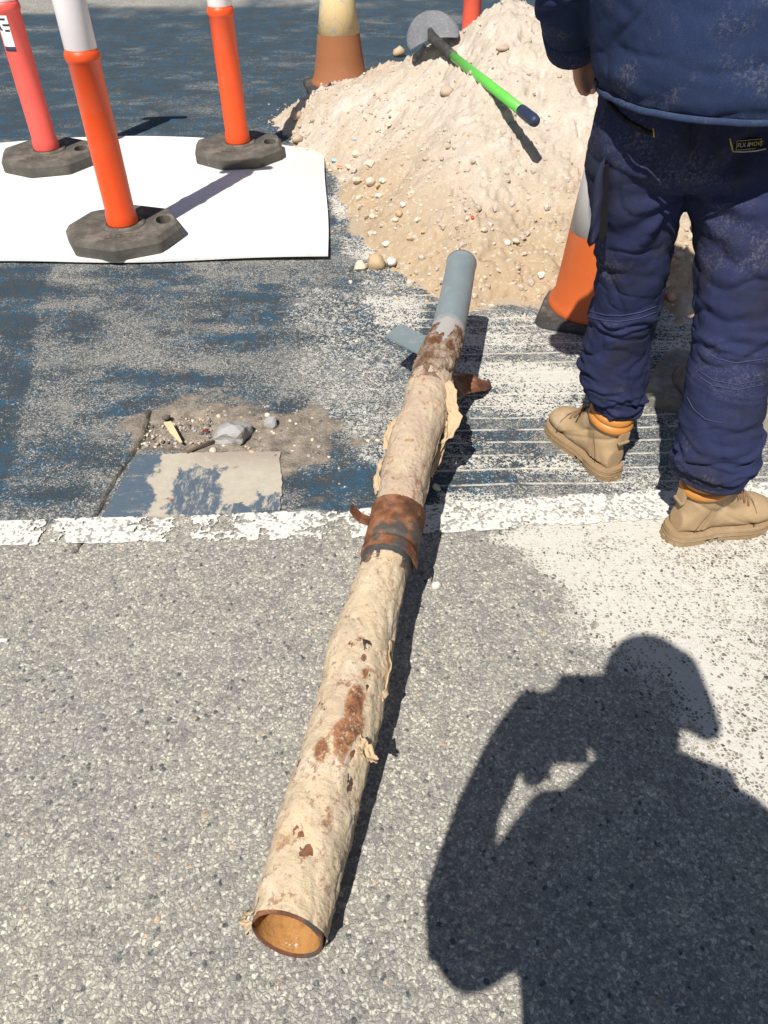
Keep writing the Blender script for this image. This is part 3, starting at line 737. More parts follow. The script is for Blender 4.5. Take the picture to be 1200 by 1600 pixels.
rc = n.mix(n.mul(gm, .85), rc, n.mix(n.noise(40, 4), (.030, .034, .034), (.09, .095, .092)))
rc = n.mix(n.mul(n.step(.60, .70, n.noise(40, 5, .7)), .5), rc, (.40, .27, .19))
n.bump(n.add(n.noise(110, 5, .75), n.noise(22, 4)), .5, .004)
M_rust = n.out(rc, n.lin(0, 1, gm, .82, .55))
n = NT('galvanised_steel', .45, .5)
gc = n.mix(n.noise(7, 5, .6), (.205, .26, .275), (.32, .37, .38))
gc = n.mix(n.mul(n.step(.52, .7, n.noise(30, 5, .7, vec=n.map((1, 1, 1)))), .5), gc, (.42, .46, .47))
du_ = n.attr('rust')
gc = n.mix(n.mul(n.step(.4, .62, n.add(du_, n.mul(n.sub(n.noise(26, 6, .7), .5), .7))), .85), gc, (.54, .50, .46))
n.bump(n.noise(160, 3), .08, .002)
M_galv = n.out(gc, n.lin(.3, .7, n.noise(20, 4), .42, .62), .35)
n = NT('pipe_bore', .95, .08)
bc = n.mix(n.noise(20, 6, .7), (.38, .17, .05), (.50, .28, .11))
bc = n.mix(n.step(.62, .68, n.noise(38, 5, .7)), bc, (.70, .6, .48))
bc = n.mix(n.step(.60, .72, n.noise(9, 4, .6, vec=n.map(loc=(5, 2, 1)))), bc, (.22, .07, .025))
bc = n.mix(n.mul(n.step(.46, .66, n.noise(55, 7, .8)), .6), bc, (.24, .11, .04)); n.bump(n.noise(90, 6, .75), .6, .005); M_bore = n.out(bc)
n = NT('blackened_iron', .7, .35)
bk = n.mix(n.noise(30, 6, .7), (.028, .030, .030), (.085, .088, .085)); bk = n.mix(n.mul(n.step(.5, .62, n.noise(17, 7, .75)), .85), bk, n.mix(n.noise(50, 4), (.16, .065, .03), (.32, .17, .10)))
n.bump(n.add(n.noise(110, 5, .75), n.noise(22, 4)), .5, .004); M_black_iron = n.out(bk)
n = NT('flaking_scale', .92, .15)
fc = n.ramp(n.noise(16, 7, .75), [(.30, (.07, .04, .028)), (.42, (.19, .11, .075)), (.5, (.33, .235, .17)), (.6, (.45, .36, .27)), (.72, (.36, .33, .31))])
fc = n.mix(n.mul(n.step(.52, .62, n.noise(40, 6, .75)), .7), fc, (.20, .10, .06)); fc = n.mix(n.mul(n.step(.60, .68, n.noise(60, 6, .75, vec=n.map(loc=(3, 1, 6)))), .8), fc, (.58, .49, .38))
fr2 = n.step(.40, .62, n.add(n.attr('rust'), n.mul(n.sub(n.noise(30, 8, .8), .5), 1.3)))
fc = n.mix(n.mul(fr2, .9), fc, n.mix(n.noise(40, 6, .75), (.05, .02, .012), (.28, .11, .05)))
n.bump(n.add(n.noise(80, 7, .8), n.mul(n.noise(24, 5, .7), 1.6)), .9, .010); M_scale = n.out(fc)
# a few mid-tone helper attributes
def rust_field(g1, g2, spots):
    o = np.zeros_like(g1)
    for (py, th, ls, lt, a) in spots:
        d = np.angle(np.exp(1j * (g2 - R(th)))); o = np.maximum(o, a * np.exp(-((g1 - s_of(py)) / ls) ** 2 - (d / lt) ** 2))
    return o
pipe = thing('pipe', 'long rusty pipe with crumbling beige crust lying across the road', 'pipe', tuple(A - Vector((0, 0, Z0))))
inv = Vector(pipe.location)
def pipe_part(name, co, q, mat, attrs=None, parent=None):
    o = link(name, np_mesh(name, co - np.array(inv), q, mat, attrs), parent or pipe)
    return o
SC_LOW = s_of(884)      # end of the lower crusted length
SC_UP = s_of(585)
def crust_r(seed, amp, lump):
    def f(s, th):
        x, y = s * 9, np.cos(th) * .7; z = np.sin(th) * .7
        base = np.interp(s, ss, pr)
        nz = (fbm(s * 7 + 3, np.cos(th) * 1.1, np.sin(th) * 1.1, oct=4, seed=seed) - .5) * lump + (fbm(s * 34, np.cos(th) * 4, np.sin(th) * 4, oct=5, seed=seed + 3, gain=.62) - .5) * amp * 1.15
        spiral = np.clip(vnoise(s * 14 - th * .9, th * .5, seed=seed + 9) - .62, 0, 1) * .014
        return base + nz + spiral
    return f
co, q, g1, g2 = pipe_piece(.004, SC_LOW, crust_r(3, .0075, .012), 420, 128)
spots = [(1170, 72, .05, .5, .80), (1118, 72, .06, .42, .84), (1195, 104, .04, .36, .80), (1150, 60, .04, .4, .7), (1070, 66, .022, .22, .70), (980, 80, .03, .4, .44), (885, 70, .03, .4, .42), (1280, 70, .015, .15, .46), (1300, 95, .012, .14, .46), (1400, 110, .012, .12, .42), (1240, 95, .012, .1, .5), (1340, 60, .02, .12, .42)]
tone = .25 + .5 * sstep(.5, .7, fbm(g1 * 5, g2 * 1.2, seed=77, oct=3)) * sstep(.9, .2, g1)
tone = np.maximum(tone, .75 * np.exp(-((g1 - s_of(1025)) / .05) ** 2) * (np.abs(g2 - 1.5) < .8))
pipe_part('lower_crust', co, q, M_crust, dict(rust=rust_field(g1, g2, spots), tone=tone))
co, q, g1, g2 = pipe_piece(s_of(800), SC_UP, crust_r(13, .006, .010), 240, 128)
spots = [(740, 70, .05, .5, .34), (690, 100, .04, .5, .36), (650, 60, .05, .5, .40), (610, 90, .04, .6, .40)]
pipe_part('upper_crust', co, q, M_crust, dict(rust=rust_field(g1, g2, spots), tone=np.full(len(g1), .95)))
# iron wall of the pipe showing at the near mouth
wall = lambda s, th: np.interp(s, ss, pr) - .004 + 0 * th
co, q, g1, g2 = pipe_piece(-.002, .55, lambda s, th: np.interp(s, ss, pr) - .0025 + 0 * th, 30, 64, thick=.0032)
pipe_part('iron_wall', co, q, M_rust)
co, q, g1, g2 = pipe_piece(0.004, .54, lambda s, th: np.interp(s, ss, pr) - .0062 + 0 * th, 30, 64)
pipe_part('bore_lining', co, q, M_bore)
# bare rusty length below the clamp and the clamp itself
co, q, g1, g2 = pipe_piece(s_of(922), s_of(820), lambda s, th: np.interp(s, ss, pr) + .0012 + .0024 * vnoise(s * 40, th * 3, seed=5) - .012 * sstep(.02, 0, s - s_of(907) + .02 * (vnoise(th * 2.2, th * 0, seed=8) - .5)), 50, 64)
pipe_part('bare_iron', co, q, M_black_iron)
def collar_r(s, th):
    b = np.interp(s, ss, pr) + .0088
    b = b - .004 * np.exp(-((s - s_of(858)) / .006) ** 2) + .0018 * (fbm(s * 30, np.cos(th) * 3, np.sin(th) * 3, oct=3, seed=6) - .5)
    g = np.angle(np.exp(1j * (th - R(100 - 0)))) + (s - s_of(825)) * 6
    return b - .0045 * np.exp(-(g / .022) ** 2) * (s > s_of(845))
co, q, g1, g2 = pipe_piece(s_of(874), s_of(800), collar_r, 60, 220, thick=.009)
pipe_part('clamp_collar', co, q, M_rust)
# bent ends of the clamp
def sheet_strip(pts, wv, th=.004):
    mb = MB(); rings = []
    for p, w_ in zip(pts, wv):
        p = Vector(p); rings.append([p - w_, p + w_, p + w_ + Vector((0, 0, th)), p - w_ + Vector((0, 0, th))])
    return mb.loft(rings)
sC = s_of(826); rC = pr_at(sC) + .008
m = MB()
base_pts = [pp_pt(sC, R(168), rC), pp_pt(sC, R(166), rC + .02), pp_pt(sC + .002, R(160), rC + .038), pp_pt(sC + .006, R(156), rC + .052)]
m = sheet_strip([p - inv for p in base_pts], [ax * .013, ax * .013, ax * .014, ax * .012])
m.build('clamp_tab', M_rust, pipe, smooth=False)
lip = [pp_pt(s_of(874), R(a), pr_at(s_of(874)) + r) for a, r in ((38, .008), (20, .011), (0, .014), (-15, .016))]
sheet_strip([p - inv for p in lip], [ax * .004, ax * .013, ax * .014, ax * .006]).build('clamp_lip', M_rust, pipe, smooth=False)
# broken lump where the crust ends, then the galvanised length
def lump_r(s, th):
    b = np.interp(s, ss, pr) + .001
    t = (s - s_of(600)) / (s_of(505) - s_of(600))
    l = (fbm(s * 16, np.cos(th) * 1.6, np.sin(th) * 1.6, oct=4, seed=31) - .5) * .042 + (fbm(s * 60, np.cos(th) * 6, np.sin(th) * 6, oct=4, seed=33, gain=.65) - .5) * .022
    hole = -.022 * np.exp(-((s - s_of(520)) / .026) ** 2 - (np.angle(np.exp(1j * (th - R(88)))) / .38) ** 2)
    notch = -.022 * np.exp(-((s - s_of(588)) / .03) ** 2 - (np.angle(np.exp(1j * (th - R(20)))) / .5) ** 2)
    return b + (l * .7 + .003) * np.sin(np.clip(t, 0, 1) * math.pi) ** .5 - .006 * (t > .92) + hole + notch
co, q, g1, g2 = pipe_piece(s_of(604), s_of(500), lump_r, 130, 128)
spots = [(522, 85, .040, .45, 1.6), (545, 105, .035, .55, .8), (548, 55, .035, .45, .8), (560, 70, .02, .4, .55), (575, 110, .03, .5, .5)]
pipe_part('broken_joint', co, q, M_scale, dict(rust=rust_field(g1, g2, spots), tone=np.full(len(g1), 1.0)))
co, q, g1, g2 = pipe_piece(s_of(545), ss[-1], lambda s, th: np.interp(s, ss, pr) - .001 + .0024 * sstep(ss[-1] - .012, ss[-1] - .004, s) + 0 * th, 60, 72, thick=.005)
dst = 1.0 * sstep(s_of(470), s_of(505), np.concatenate([g1, g1])); dst = sstep(s_of(462), s_of(520), np.concatenate([g1, g1]))
dst = np.maximum(.9 * (1 - sstep(s_of(525), s_of(478), np.concatenate([g1, g1]))), .0)
pipe_part('galvanised_length', co, q, M_galv, dict(rust=dst))
# torn strips of wrapping
n = NT('torn_wrapping', .9, .15)
tw = n.mix(n.noise(20, 5, .65), (.42, .30, .18), (.58, .45, .29)); tw = n.mix(n.mul(n.step(.55, .7, n.noise(40, 5, .7)), .6), tw, (.33, .19, .10))
n.bump(n.noise(60, 5, .7), .4, .004); M_wrap = n.out(tw)
def flap(pts, wid, name='torn_wrap', seed=[0]):
    """curling ragged strip given by path points and half-width vectors"""
    seed[0] += 1; nu, nv = 22, 9; P0 = np.array([tuple(Vector(p) - inv) for p in pts]); W0 = np.array([tuple(x) for x in wid]); t = np.linspace(0, len(pts) - 1, nu)
    PP = np.stack([np.interp(t, range(len(pts)), P0[:, k]) for k in range(3)], 1); WW_ = np.stack([np.interp(t, range(len(pts)), W0[:, k]) for k in range(3)], 1)
    U = np.linspace(-1, 1, nv); T, UU = np.meshgrid(t, U, indexing='ij')
    rag = 1 + .7 * (vnoise(T * 2.6 + seed[0] * 9, np.sign(UU) * 3, seed=seed[0]) - .5) + .45 * (vnoise(T * 7, np.sign(UU) * 5, seed=seed[0] + 3) - .5)
    G = PP[:, None] + WW_[:, None] * (UU * rag)[..., None]
    d = np.cross(np.gradient(PP, axis=0), WW_); d /= np.linalg.norm(d, axis=1, keepdims=True) + 1e-9
    G = G + d[:, None] * ((fbm(T * 1.7, UU * 1.6, oct=3, seed=seed[0] + 7) - .5) * .022 + .005 * UU ** 2)[..., None]
    rings = [[tuple(x) for x in r] + [tuple(x) for x in (r - dd * .0022)[::-1]] for r, dd in zip(G, d)]
    return MB().loft(rings).build(name, M_wrap, pipe)
def rim(py, deg, extra): s = s_of(py); return pp_pt(s, R(deg), pr_at(s) + extra)
flap([rim(604, 40, .002), rim(622, 22, .012), rim(640, 5, .020), rim(660, -10, .024), rim(672, -22, .012)], [side * .012 + ax * .012, side * .02 + ax * .010, side * .020 - ax * .008, side * .012 - ax * .01, side * .004])
flap([rim(640, 0, .0), rim(665, -25, .018), rim(690, -45, .024), rim(705, -55, .03)], [ax * .02, ax * .022 + side * .006, ax * .016 + side * .01, ax * .003])
flap([rim(706, 175, .002), rim(690, 172, .009), rim(672, 165, .010), rim(655, 160, .001)], [side * .007 - upv * .004, side * .011, side * .010, side * .004])
flap([rim(775, 178, .003), rim(755, 175, .011), rim(735, 172, .012), rim(715, 172, .002)], [upv * .012 + side * .004, upv * .014 + side * .007, upv * .012 + side * .006, upv * .005])
flap([rim(1172, 50, .000), rim(1178, 38, .006), rim(1186, 28, .012), rim(1190, 20, .018)], [ax * .016, ax * .014 + upv * .003, ax * .011, ax * .005])
flap([rim(1005, 20, .001), rim(1040, 8, .006), rim(1075, 8, .006), rim(1095, 12, .001)], [upv * .010, upv * .014 + side * .003, upv * .012, upv * .003])
flap([rim(1472, 165, .0), rim(1462, 172, .012), rim(1450, 175, .013), rim(1436, 172, .002)], [upv * .010, upv * .012 + side * .006, upv * .010, upv * .004])
# flat steel strap that props the pipe up and its rusty foot
q0 = [at(604, 528, .12), at(628, 542, .13)]
e1, e2 = at(602, 527, .17), at(690, 566, .20)
sd = (at(626, 508, .17) - e1)
mid = e1 + sd * .5; far_ = mid + (at(668, 562, .19) - e1)
mb = MB(); d_ = (e2 - e1).normalized(); up_ = d_.cross(sd.normalized()); up_ = up_ if up_.z > 0 else -up_
rings = []
for k in range(6):
    p = mid + (far_ - mid) * (k / 5) - inv; rings.append([p - sd * .5, p + sd * .5, p + sd * .5 + up_ * .006, p - sd * .5 + up_ * .006])
mb.loft(rings).build('steel_strap', M_galv, pipe, smooth=False)
sB = s_of(570); bot = pp_pt(sB, R(-90), pr_at(sB))
c1, c2, c3 = pp_pt(sB, R(-60), pr_at(sB)), at(738, 604, .03), at(764, 604, .008)
mb = MB()
rings = [];
for p, w_ in [(bot + side * -.03, .045), (c1 - Vector((0, 0, .02)), .045), (at(728, 598, .055), .06), (at(742, 597, .05), .055), (at(752, 602, .03), .035), (at(766, 603, .010), .012)]:
    p = Vector(p) - inv; v_ = Vector((-.25, .97, 0)) * w_; rings.append([p - v_, p - v_ * .3 + Vector((0, 0, .012)), p + v_ * .4 + Vector((0, 0, .016)), p + v_, p + v_ * .6 - Vector((0, 0, .008)), p - v_ * .5 - Vector((0, 0, .008))])
mb.loft(rings).build('rusty_foot', M_rust, pipe, smooth=False)
m = MB(); m.box(tuple(bot + Vector((0, 0, -bot.z / 2)) - inv), (.05, .05, bot.z + .01)); m.build('prop_block', M_rust, pipe, smooth=False)

# ------------------------------------------------------------------ shovel stuck on the heap
n = NT('green_fibreglass', .38, .5); gcol = n.mix(n.noise(8, 4), (.10, .47, .055), (.14, .56, .085)); gcol = n.mix(n.mul(n.step(.6, .72, n.noise(40, 5, .7)), .35), gcol, (.5, .45, .35)); M_green = n.out(gcol)
M_grip = plastic('dark_blue_grip', (.022, .032, .07), .5, .4, amount=.12)
n = NT('dusty_steel', .6, .4); sc2 = n.mix(n.noise(10, 6, .65), (.12, .125, .14), (.22, .225, .235)); sc2 = n.mix(n.mul(n.step(.5, .72, n.noise(90, 4, .8)), .4), sc2, (.50, .47, .43)); n.bump(n.noise(120, 4), .15, .003); M_blade = n.out(sc2, .62, .2)
sock = surf(703, 84, .035)
tip_shadow = surf(849, 252)
best = None
for k in np.linspace(.05, .9, 400):
    p = tip_shadow - SUN * k; zc = depth(p); py = 800 + F * ((H - p.z) * C_ - p.y * S_) / zc
    if best is None or abs(py - 191) < best[0]: best = (abs(py - 191), p, k)
d_tip = ray(838, 191)
tip = best[1].copy(); tip = d_tip * ((tip.y) / d_tip.y) + Vector((0, 0, H)); 
hd = (tip - sock).normalized()
shov = thing('shovel', 'round-mouth shovel with a bright green handle stuck in the sand heap', 'shovel', tuple(sock))
L_ = (tip - sock).length
cut = L_ - .16
MB().tube([hd * .0, hd * (cut * .5), hd * cut], [.021, .0215, .0215], 24).build('handle', M_green, shov)
MB().tube([hd * (cut - .004), hd * (cut + .03), hd * (L_ - .03), hd * (L_ - .012), hd * (L_ - .002), hd * L_], [.0235, .0245, .0245, .022, .014, .003], 24).build('grip', M_grip, shov)
# blade: local frame from sighted corners
cR, cT = surf(719, 55, .0), None
bo = sock - hd * .06
def fr_pt(px, py, y): return at_y(px, py, y)
yb_ = sock.y + .06
pR, pLf, pTop = fr_pt(719, 56, yb_ - .01), fr_pt(637, 78, yb_ + .05), fr_pt(668, 22, yb_ + .17)
cen = (pR + pLf) * .5; wv = (pR - pLf) * .5; lv = pTop - cen
nv = wv.cross(lv).normalized(); nv = nv if nv.y < 0 else -nv
NUb, NVb = 18, 16; fr_v, bk_v = [], []
for j in range(NVb + 1):
    v_ = j / NVb
    hw = math.sqrt(max(0, 1 - max(0, (v_ - .30) / .70) ** 2)) if v_ > .30 else 1.0 - .10 * (1 - v_ / .30) ** 2
    hw = max(hw, .02)
    for i in range(NUb + 1):
        u = -1 + 2 * i / NUb
        bend = .040 * (1 - (u * hw) ** 2) + .02 * math.exp(-(u / .16) ** 2) * (1 - v_) 
        p = cen + wv * (u * hw) + lv * v_ + nv * (bend - .015)
        fr_v.append(p - sock); bk_v.append(p - sock - nv * .004)
mb = MB(); WW = NUb + 1; NB = len(fr_v); mb.v = [tuple(p) for p in fr_v + bk_v]
for j in range(NVb):
    for i in range(NUb):
        qd = (j * WW + i, j * WW + i + 1, (j + 1) * WW + i + 1, (j + 1) * WW + i); mb.f += [qd, tuple(x + NB for x in qd[::-1])]
eg = [i for i in range(WW)] + [j * WW + NUb for j in range(1, NVb + 1)] + [NVb * WW + i for i in range(NUb - 1, -1, -1)] + [j * WW for j in range(NVb - 1, 0, -1)]
for a, b in zip(eg, eg[1:] + eg[:1]): mb.f.append((a, b, b + NB, a + NB))
mb.build('blade', M_blade, shov)
mb = MB().tube([hd * .06, hd * .0, (cen - sock) + nv * .03 + lv * .05, (cen - sock) + nv * .036 + lv * .30], [.0255, .0262, .026, .012], 18)
mb.build('socket', M_rubber2, shov)

# ------------------------------------------------------------------ loose stones
def stone_mat(name, a, b):
    n = NT(name, .9, .2); c = n.mix(n.noise(22, 5, .65), a, b); c = n.mix(n.mul(n.step(.55, .7, n.noise(60, 5, .7)), .35), c, tuple(x * .6 for x in a)); n.bump(n.noise(70, 5, .7), .5, .004); return n.out(c)
SM = dict(cream=stone_mat('cream_stone', (.58, .49, .37), (.70, .62, .50)), tan=stone_mat('tan_stone', (.48, .34, .20), (.60, .45, .29)), pink=stone_mat('pinkish_stone', (.55, .36, .24), (.62, .44, .33)),
          grey=stone_mat('grey_rock', (.33, .32, .31), (.45, .44, .425)), brown=stone_mat('sandy_clod', (.44, .34, .25), (.53, .43, .33)), dark=stone_mat('dark_stone', (.10, .09, .08), (.17, .15, .13)), white=stone_mat('white_stone', (.70, .65, .56), (.80, .76, .68)),
          orange=flat('orange_chip', (.75, .10, .03)), sky=flat('pale_blue_chip', (.30, .52, .60)), maroon=flat('maroon_chip', (.14, .035, .025)))
def rock_mesh(seed, sub=2, rough=.35, facet=False, sc=(1, 1, 1)):
    bm = bmesh.new(); bmesh.ops.create_icosphere(bm, subdivisions=sub, radius=1)
    r_ = random.Random(seed); pl = [(Vector((r_.uniform(-1, 1), r_.uniform(-1, 1), r_.uniform(-1, 1))).normalized(), r_.uniform(.62, .9)) for _ in range(9)]
    for v in bm.verts:
        p = v.co.copy()
        for nn, d in pl:
            e = p.dot(nn) - d
            if e > 0: p -= nn * e * (1.0 if facet else .75)
        k = 1 + rough * (vnoise(np.array([p.x * 1.7 + seed]), np.array([p.y * 1.7]), np.array([p.z * 1.7]), seed=seed)[0] - .5)
        v.co = Vector((p.x * sc[0], p.y * sc[1], p.z * sc[2])) * k
    me = bpy.data.meshes.new('stone'); bm.to_mesh(me); bm.free(); return me
ROCKS = {}
def rock(name, label, cat, loc, r, mat, variant=0, sc=(1, 1, .75), rz=0, group=None, facet=False, sub=2, sink=.55):
    key = (mat, variant, facet, sub)
    if key not in ROCKS:
        me = rock_mesh(variant * 13 + 5, sub, .4, facet); finish(me, SM[mat], not facet); ROCKS[key] = me
    o = link(name, ROCKS[key]); o.location = Vector(loc) + Vector((0, 0, r * sc[2] * sink)); o.scale = (r * sc[0], r * sc[1], r * sc[2]); o.rotation_euler = (0, 0, rz)
    return tag(o, label, cat, group)
def pxr(px, py, wpx): p = surf(px, py); return p, wpx / 2 * depth(p) / F
for (px, py, wd, mat, var, sc, lab, facet) in [
    (588, 417, 34, 'tan', 1, (1, .9, .8), 'biggest rounded tan stone, on the road between the white board and the pipe end', False),
    (562, 421, 23, 'cream', 2, (1, .9, .8), 'squarish cream stone touching the rounded tan stone', True),
    (613, 413, 19, 'white', 3, (1, .9, .8), 'small pale stone just beside the big rounded tan stone', False),
    (846, 432, 15, 'white', 4, (1, .9, .7), 'white stone lying in front of the orange cone base', True),
    (681, 917, 16, 'white', 5, (1, .8, .9), 'lone white stone on the grey asphalt beside the pipe', False),
    (682, 765, 16, 'cream', 6, (1.2, .7, .9), 'small chip of cream stone beside the pipe at the white line', True),
    (624, 88, 21, 'tan', 7, (1, .9, .9), 'tan stone on the heap next to the shovel blade', False),
    (424, 666, 26, 'grey', 8, (1, .9, .85), 'smaller grey rock in the pothole', True),
    (738, 341, 9, 'orange', 9, (.8, 1, .6), 'bright orange chip on the lower slope of the sand heap', False),
    (522, 252, 11, 'sky', 10, (1, .8, .5), 'pale blue chip at the sand edge by the white board corner', True),
    (556, 219, 9, 'sky', 10, (1, .8, .5), 'pale blue chip on the sand slope above the board', True),
    (321, 674, 11, 'maroon', 11, (1, .8, .4), 'small maroon chip in the pothole dirt', True),
    (394, 708, 13, 'tan', 12, (1, .7, .6), 'orange-tan pebble below the large grey rock', False),
    (333, 705, 15, 'cream', 13, (1, .8, .6), 'cream pebble tucked under the large grey rock', False),
    (418, 650, 9, 'white', 14, (1, 1, .8), 'tiny white pebble above the smaller grey rock', False),
    (342, 652, 9, 'cream', 1, (1, 1, .8), 'tiny cream pebble above the large grey rock', False),
    (260, 654, 13, 'dark', 2, (1.2, .8, .6), 'dark flat pebble at the top of the pothole', False),
    (430, 714, 8, 'dark', 3, (1, 1, .8), 'tiny dark pebble at the corner of the concrete patch', False),
    (785, 78, 18, 'brown', 4, (1.3, .8, .5), 'flat clod on the upper face of the sand heap', False),
    (697, 147, 22, 'brown', 5, (1, .9, .7), 'large sandy clod left of the shovel handle on the ridge', False),
    (464, 186, 22, 'brown', 6, (1, .9, .8), 'rounded clod on the heap rim below the brown cone', False),
    (466, 222, 20, 'brown', 7, (1, .9, .8), 'rounded clod on the sand beside the orange bollard base', False),
    (884, 80, 11, 'dark', 8, (.7, 1.2, .6), 'dark twisted bit of rubble on the heap under the worker\'s hand', False),
    (1047, 468, 18, 'pink', 9, (1, .9, .8), 'reddish stone on the shaded road between the worker\'s legs', False),
    (1040, 448, 18, 'tan', 10, (1.2, .8, .6), 'brown stone on the shaded road between the worker\'s knees', False)]:
    p, r_ = pxr(px, py, wd)
    rock('stone', lab.replace(' left of', ' beside'), 'stone', p, r_, mat, var, sc, random.uniform(0, 6), None, facet)
p, r_ = pxr(366, 688, 62)
rk = rock_mesh(95, 3, .45, True); finish(rk, SM['grey'], False)
o = link('stone', rk); o.location = p + Vector((0, .012, .016)); o.scale = (r_ * 1.18, r_ * 1.0, r_ * .68); o.rotation_euler = (R(-14), R(8), .5)
tag(o, 'large angular grey rock lying in the pothole', 'stone')
# countable pebbles along the foot of the heap: alike, so they share one description
peb = [(557, 243, 15, 'cream'), (545, 262, 14, 'cream'), (533, 262, 15, 'pink'), (577, 259, 18, 'cream'), (557, 284, 15, 'cream'), (579, 288, 18, 'cream'), (590, 292, 13, 'tan'), (598, 284, 12, 'white'), (562, 312, 13, 'cream'), (592, 307, 13, 'white'), (623, 336, 16, 'tan'),
       (618, 345, 13, 'cream'), (582, 340, 13, 'cream'), (572, 340, 11, 'brown'), (604, 383, 17, 'white'), (630, 322, 14, 'white'), (512, 258, 10, 'cream'), (516, 268, 11, 'cream'), (539, 283, 10, 'cream'), (756, 362, 11, 'cream'), (730, 343, 11, 'cream'), (806, 378, 14, 'cream'), (793, 382, 12, 'white'), (820, 398, 10, 'cream'), (671, 430, 8, 'cream'), (557, 535, 9, 'cream'), (548, 442, 10, 'white'),
       (537, 580, 6, 'white'), (570, 645, 8, 'white'), (575, 690, 9, 'cream'), (590, 690, 10, 'cream'), (488, 190, 9, 'brown'), (430, 214, 9, 'cream'), (480, 240, 11, 'tan'), (590, 205, 11, 'cream'), (608, 197, 11, 'cream'), (585, 148, 10, 'brown'), (570, 185, 8, 'white'), (700, 232, 12, 'brown'), (665, 250, 12, 'brown'), (690, 250, 10, 'brown'), (740, 255, 11, 'brown'), (653, 345, 12, 'cream'), (662, 363, 12, 'tan'), (826, 312, 12, 'cream'), (853, 395, 11, 'cream'), (778, 424, 10, 'cream'), (640, 375, 12, 'tan'), (628, 353, 11, 'brown'), (846, 340, 10, 'tan'), (712, 128, 9, 'brown'), (826, 118, 10, 'brown')]
def zone_of(px, py):
    if py < 275 and px < 620: return 'high on the sand edge beyond the white board' if px > 500 else 'on the sand rim beside the orange bollard base'
    if px < 612 and py < 400: return 'on the dusty strip between the white board and the heap'
    if py < 275: return 'on the upper face of the sand heap below the shovel'
    if px > 740: return 'on the sand foot close to the orange cone'
    if py < 440: return 'on the sand foot beyond the galvanised pipe end'
    return 'on the worn blue paint beside the pipe'
random.seed(5); bins = {}
for px, py, wd, mt in peb: bins.setdefault((zone_of(px, py), mt), []).append((wd + random.uniform(-.6, .6), px, py))
ORD = ['biggest', 'second biggest', 'third biggest', 'fourth biggest', 'fifth biggest', 'sixth biggest', 'seventh biggest', 'eighth biggest', 'ninth biggest', 'tenth biggest', 'eleventh biggest']
WORD = dict(cream='cream', pink='pinkish', tan='tan', white='whitish', brown='sandy brown'); i = 0
for (zn, mt), lst in bins.items():
    for k, (wd, px, py) in enumerate(sorted(lst, reverse=True)):
        i += 1; p, r_ = pxr(px, py, wd)
        rock('pebble', ('only ' if len(lst) == 1 else ORD[k] + ' ') + WORD[mt] + ' pebble ' + zn, 'pebble', p, r_, mt, 20 + i % 5, (1, random.uniform(.65, 1), random.uniform(.5, .8)), random.uniform(0, 6), 'pale pebbles strewn around the sand heap', i % 3 != 0, 1 if wd < 11 else 2)
# uncountable fine gravel
def gravel(name, pts, mats, lo, hi, label):
    mb = MB(); base = [rock_mesh(s_ + 300, 1, .5, True) for s_ in range(4)]
    bv = [np.array([v.co[:] for v in b.vertices]) for b in base]; bf = [[tuple(p.vertices) for p in b.polygons] for b in base]
    V, Fc, mi, off = [], [], [], 0
    for (x, y, z) in pts:
        k = random.randrange(4); r_ = lo + (hi - lo) * random.random() ** 2.5; a = random.uniform(0, 6.28); c_, s_ = math.cos(a), math.sin(a)
        q = bv[k] * np.array([r_, r_ * random.uniform(.7, 1), r_ * random.uniform(.5, .8)]); V.append(np.stack([q[:, 0] * c_ - q[:, 1] * s_ + x, q[:, 0] * s_ + q[:, 1] * c_ + y, q[:, 2] + z + r_ * .25], 1))
        Fc += [tuple(i + off for i in f) for f in bf[k]]; mi += [random.randrange(len(mats))] * len(bf[k]); off += len(q)
    me = bpy.data.meshes.new(name); me.from_pydata(np.concatenate(V).tolist(), [], Fc)
    for m_ in mats: me.materials.append(m_)
    me.polygons.foreach_set('material_index', mi); me.update(); o = link(name, me); tag(o, label, kind='stuff'); return o
pts = []
while len(pts) < 2600:
    x, y = random.uniform(-.9, 2.0), random.uniform(2.45, 5.6); d = float(poly_sd(np.array([x]), np.array([y]), FOOT)[0])
    if (d < 0 and random.random() < (1.0 if (y < 3.6 or x < .1) and d > -.35 else .35)) or (d >= 0 and random.random() < math.exp(-d / .12)): pts.append((x, y, max(0, float(heap(x, y)) if d < .1 else 0)))
gravel('gravel', pts, [SM['cream'], SM['brown'], SM['tan'], SM['brown']], .003, .0125, 'fine stones and crumbs over the sand heap and its edge')
pts = []
while len(pts) < 900:
    x, y = random.uniform(-.6, 1.9), random.uniform(2.6, 5.2); d = float(poly_sd(np.array([x]), np.array([y]), FOOT)[0])
    if d < .05 and random.random() < (1 if d > -.4 else .5): pts.append((x, y, max(0, float(heap(x, y))) - .004))
SM['sandclod'] = M_sand
gravel('sand_clods', pts, [M_sand], .006, .026, 'crumbling clods of sand breaking up the surface of the heap')
pts = []
while len(pts) < 420:
    px, py = random.uniform(205, 520), random.uniform(632, 715); q_ = at(px, py); d = float(poly_sd(np.array([q_.x]), np.array([q_.y]), P(*HOLE))[0])
    if d < 0 and (px < 330 or random.random() < .22): pts.append((q_.x, q_.y, -.014 if px < 320 else -.001))
gravel('grit', pts, [SM['grey'], SM['cream'], SM['dark'], SM['brown']], .002, .009, 'loose grit and crumbs in the pothole')
pts = []
while len(pts) < 260:
    q_ = at(random.uniform(450, 1150), random.uniform(430, 1000)); 
    pts.append((q_.x, q_.y, 0.001))
gravel('grit', pts, [SM['cream'], SM['brown'], SM['grey']], .0015, .005, 'loose grit scattered on the road round the pipe')
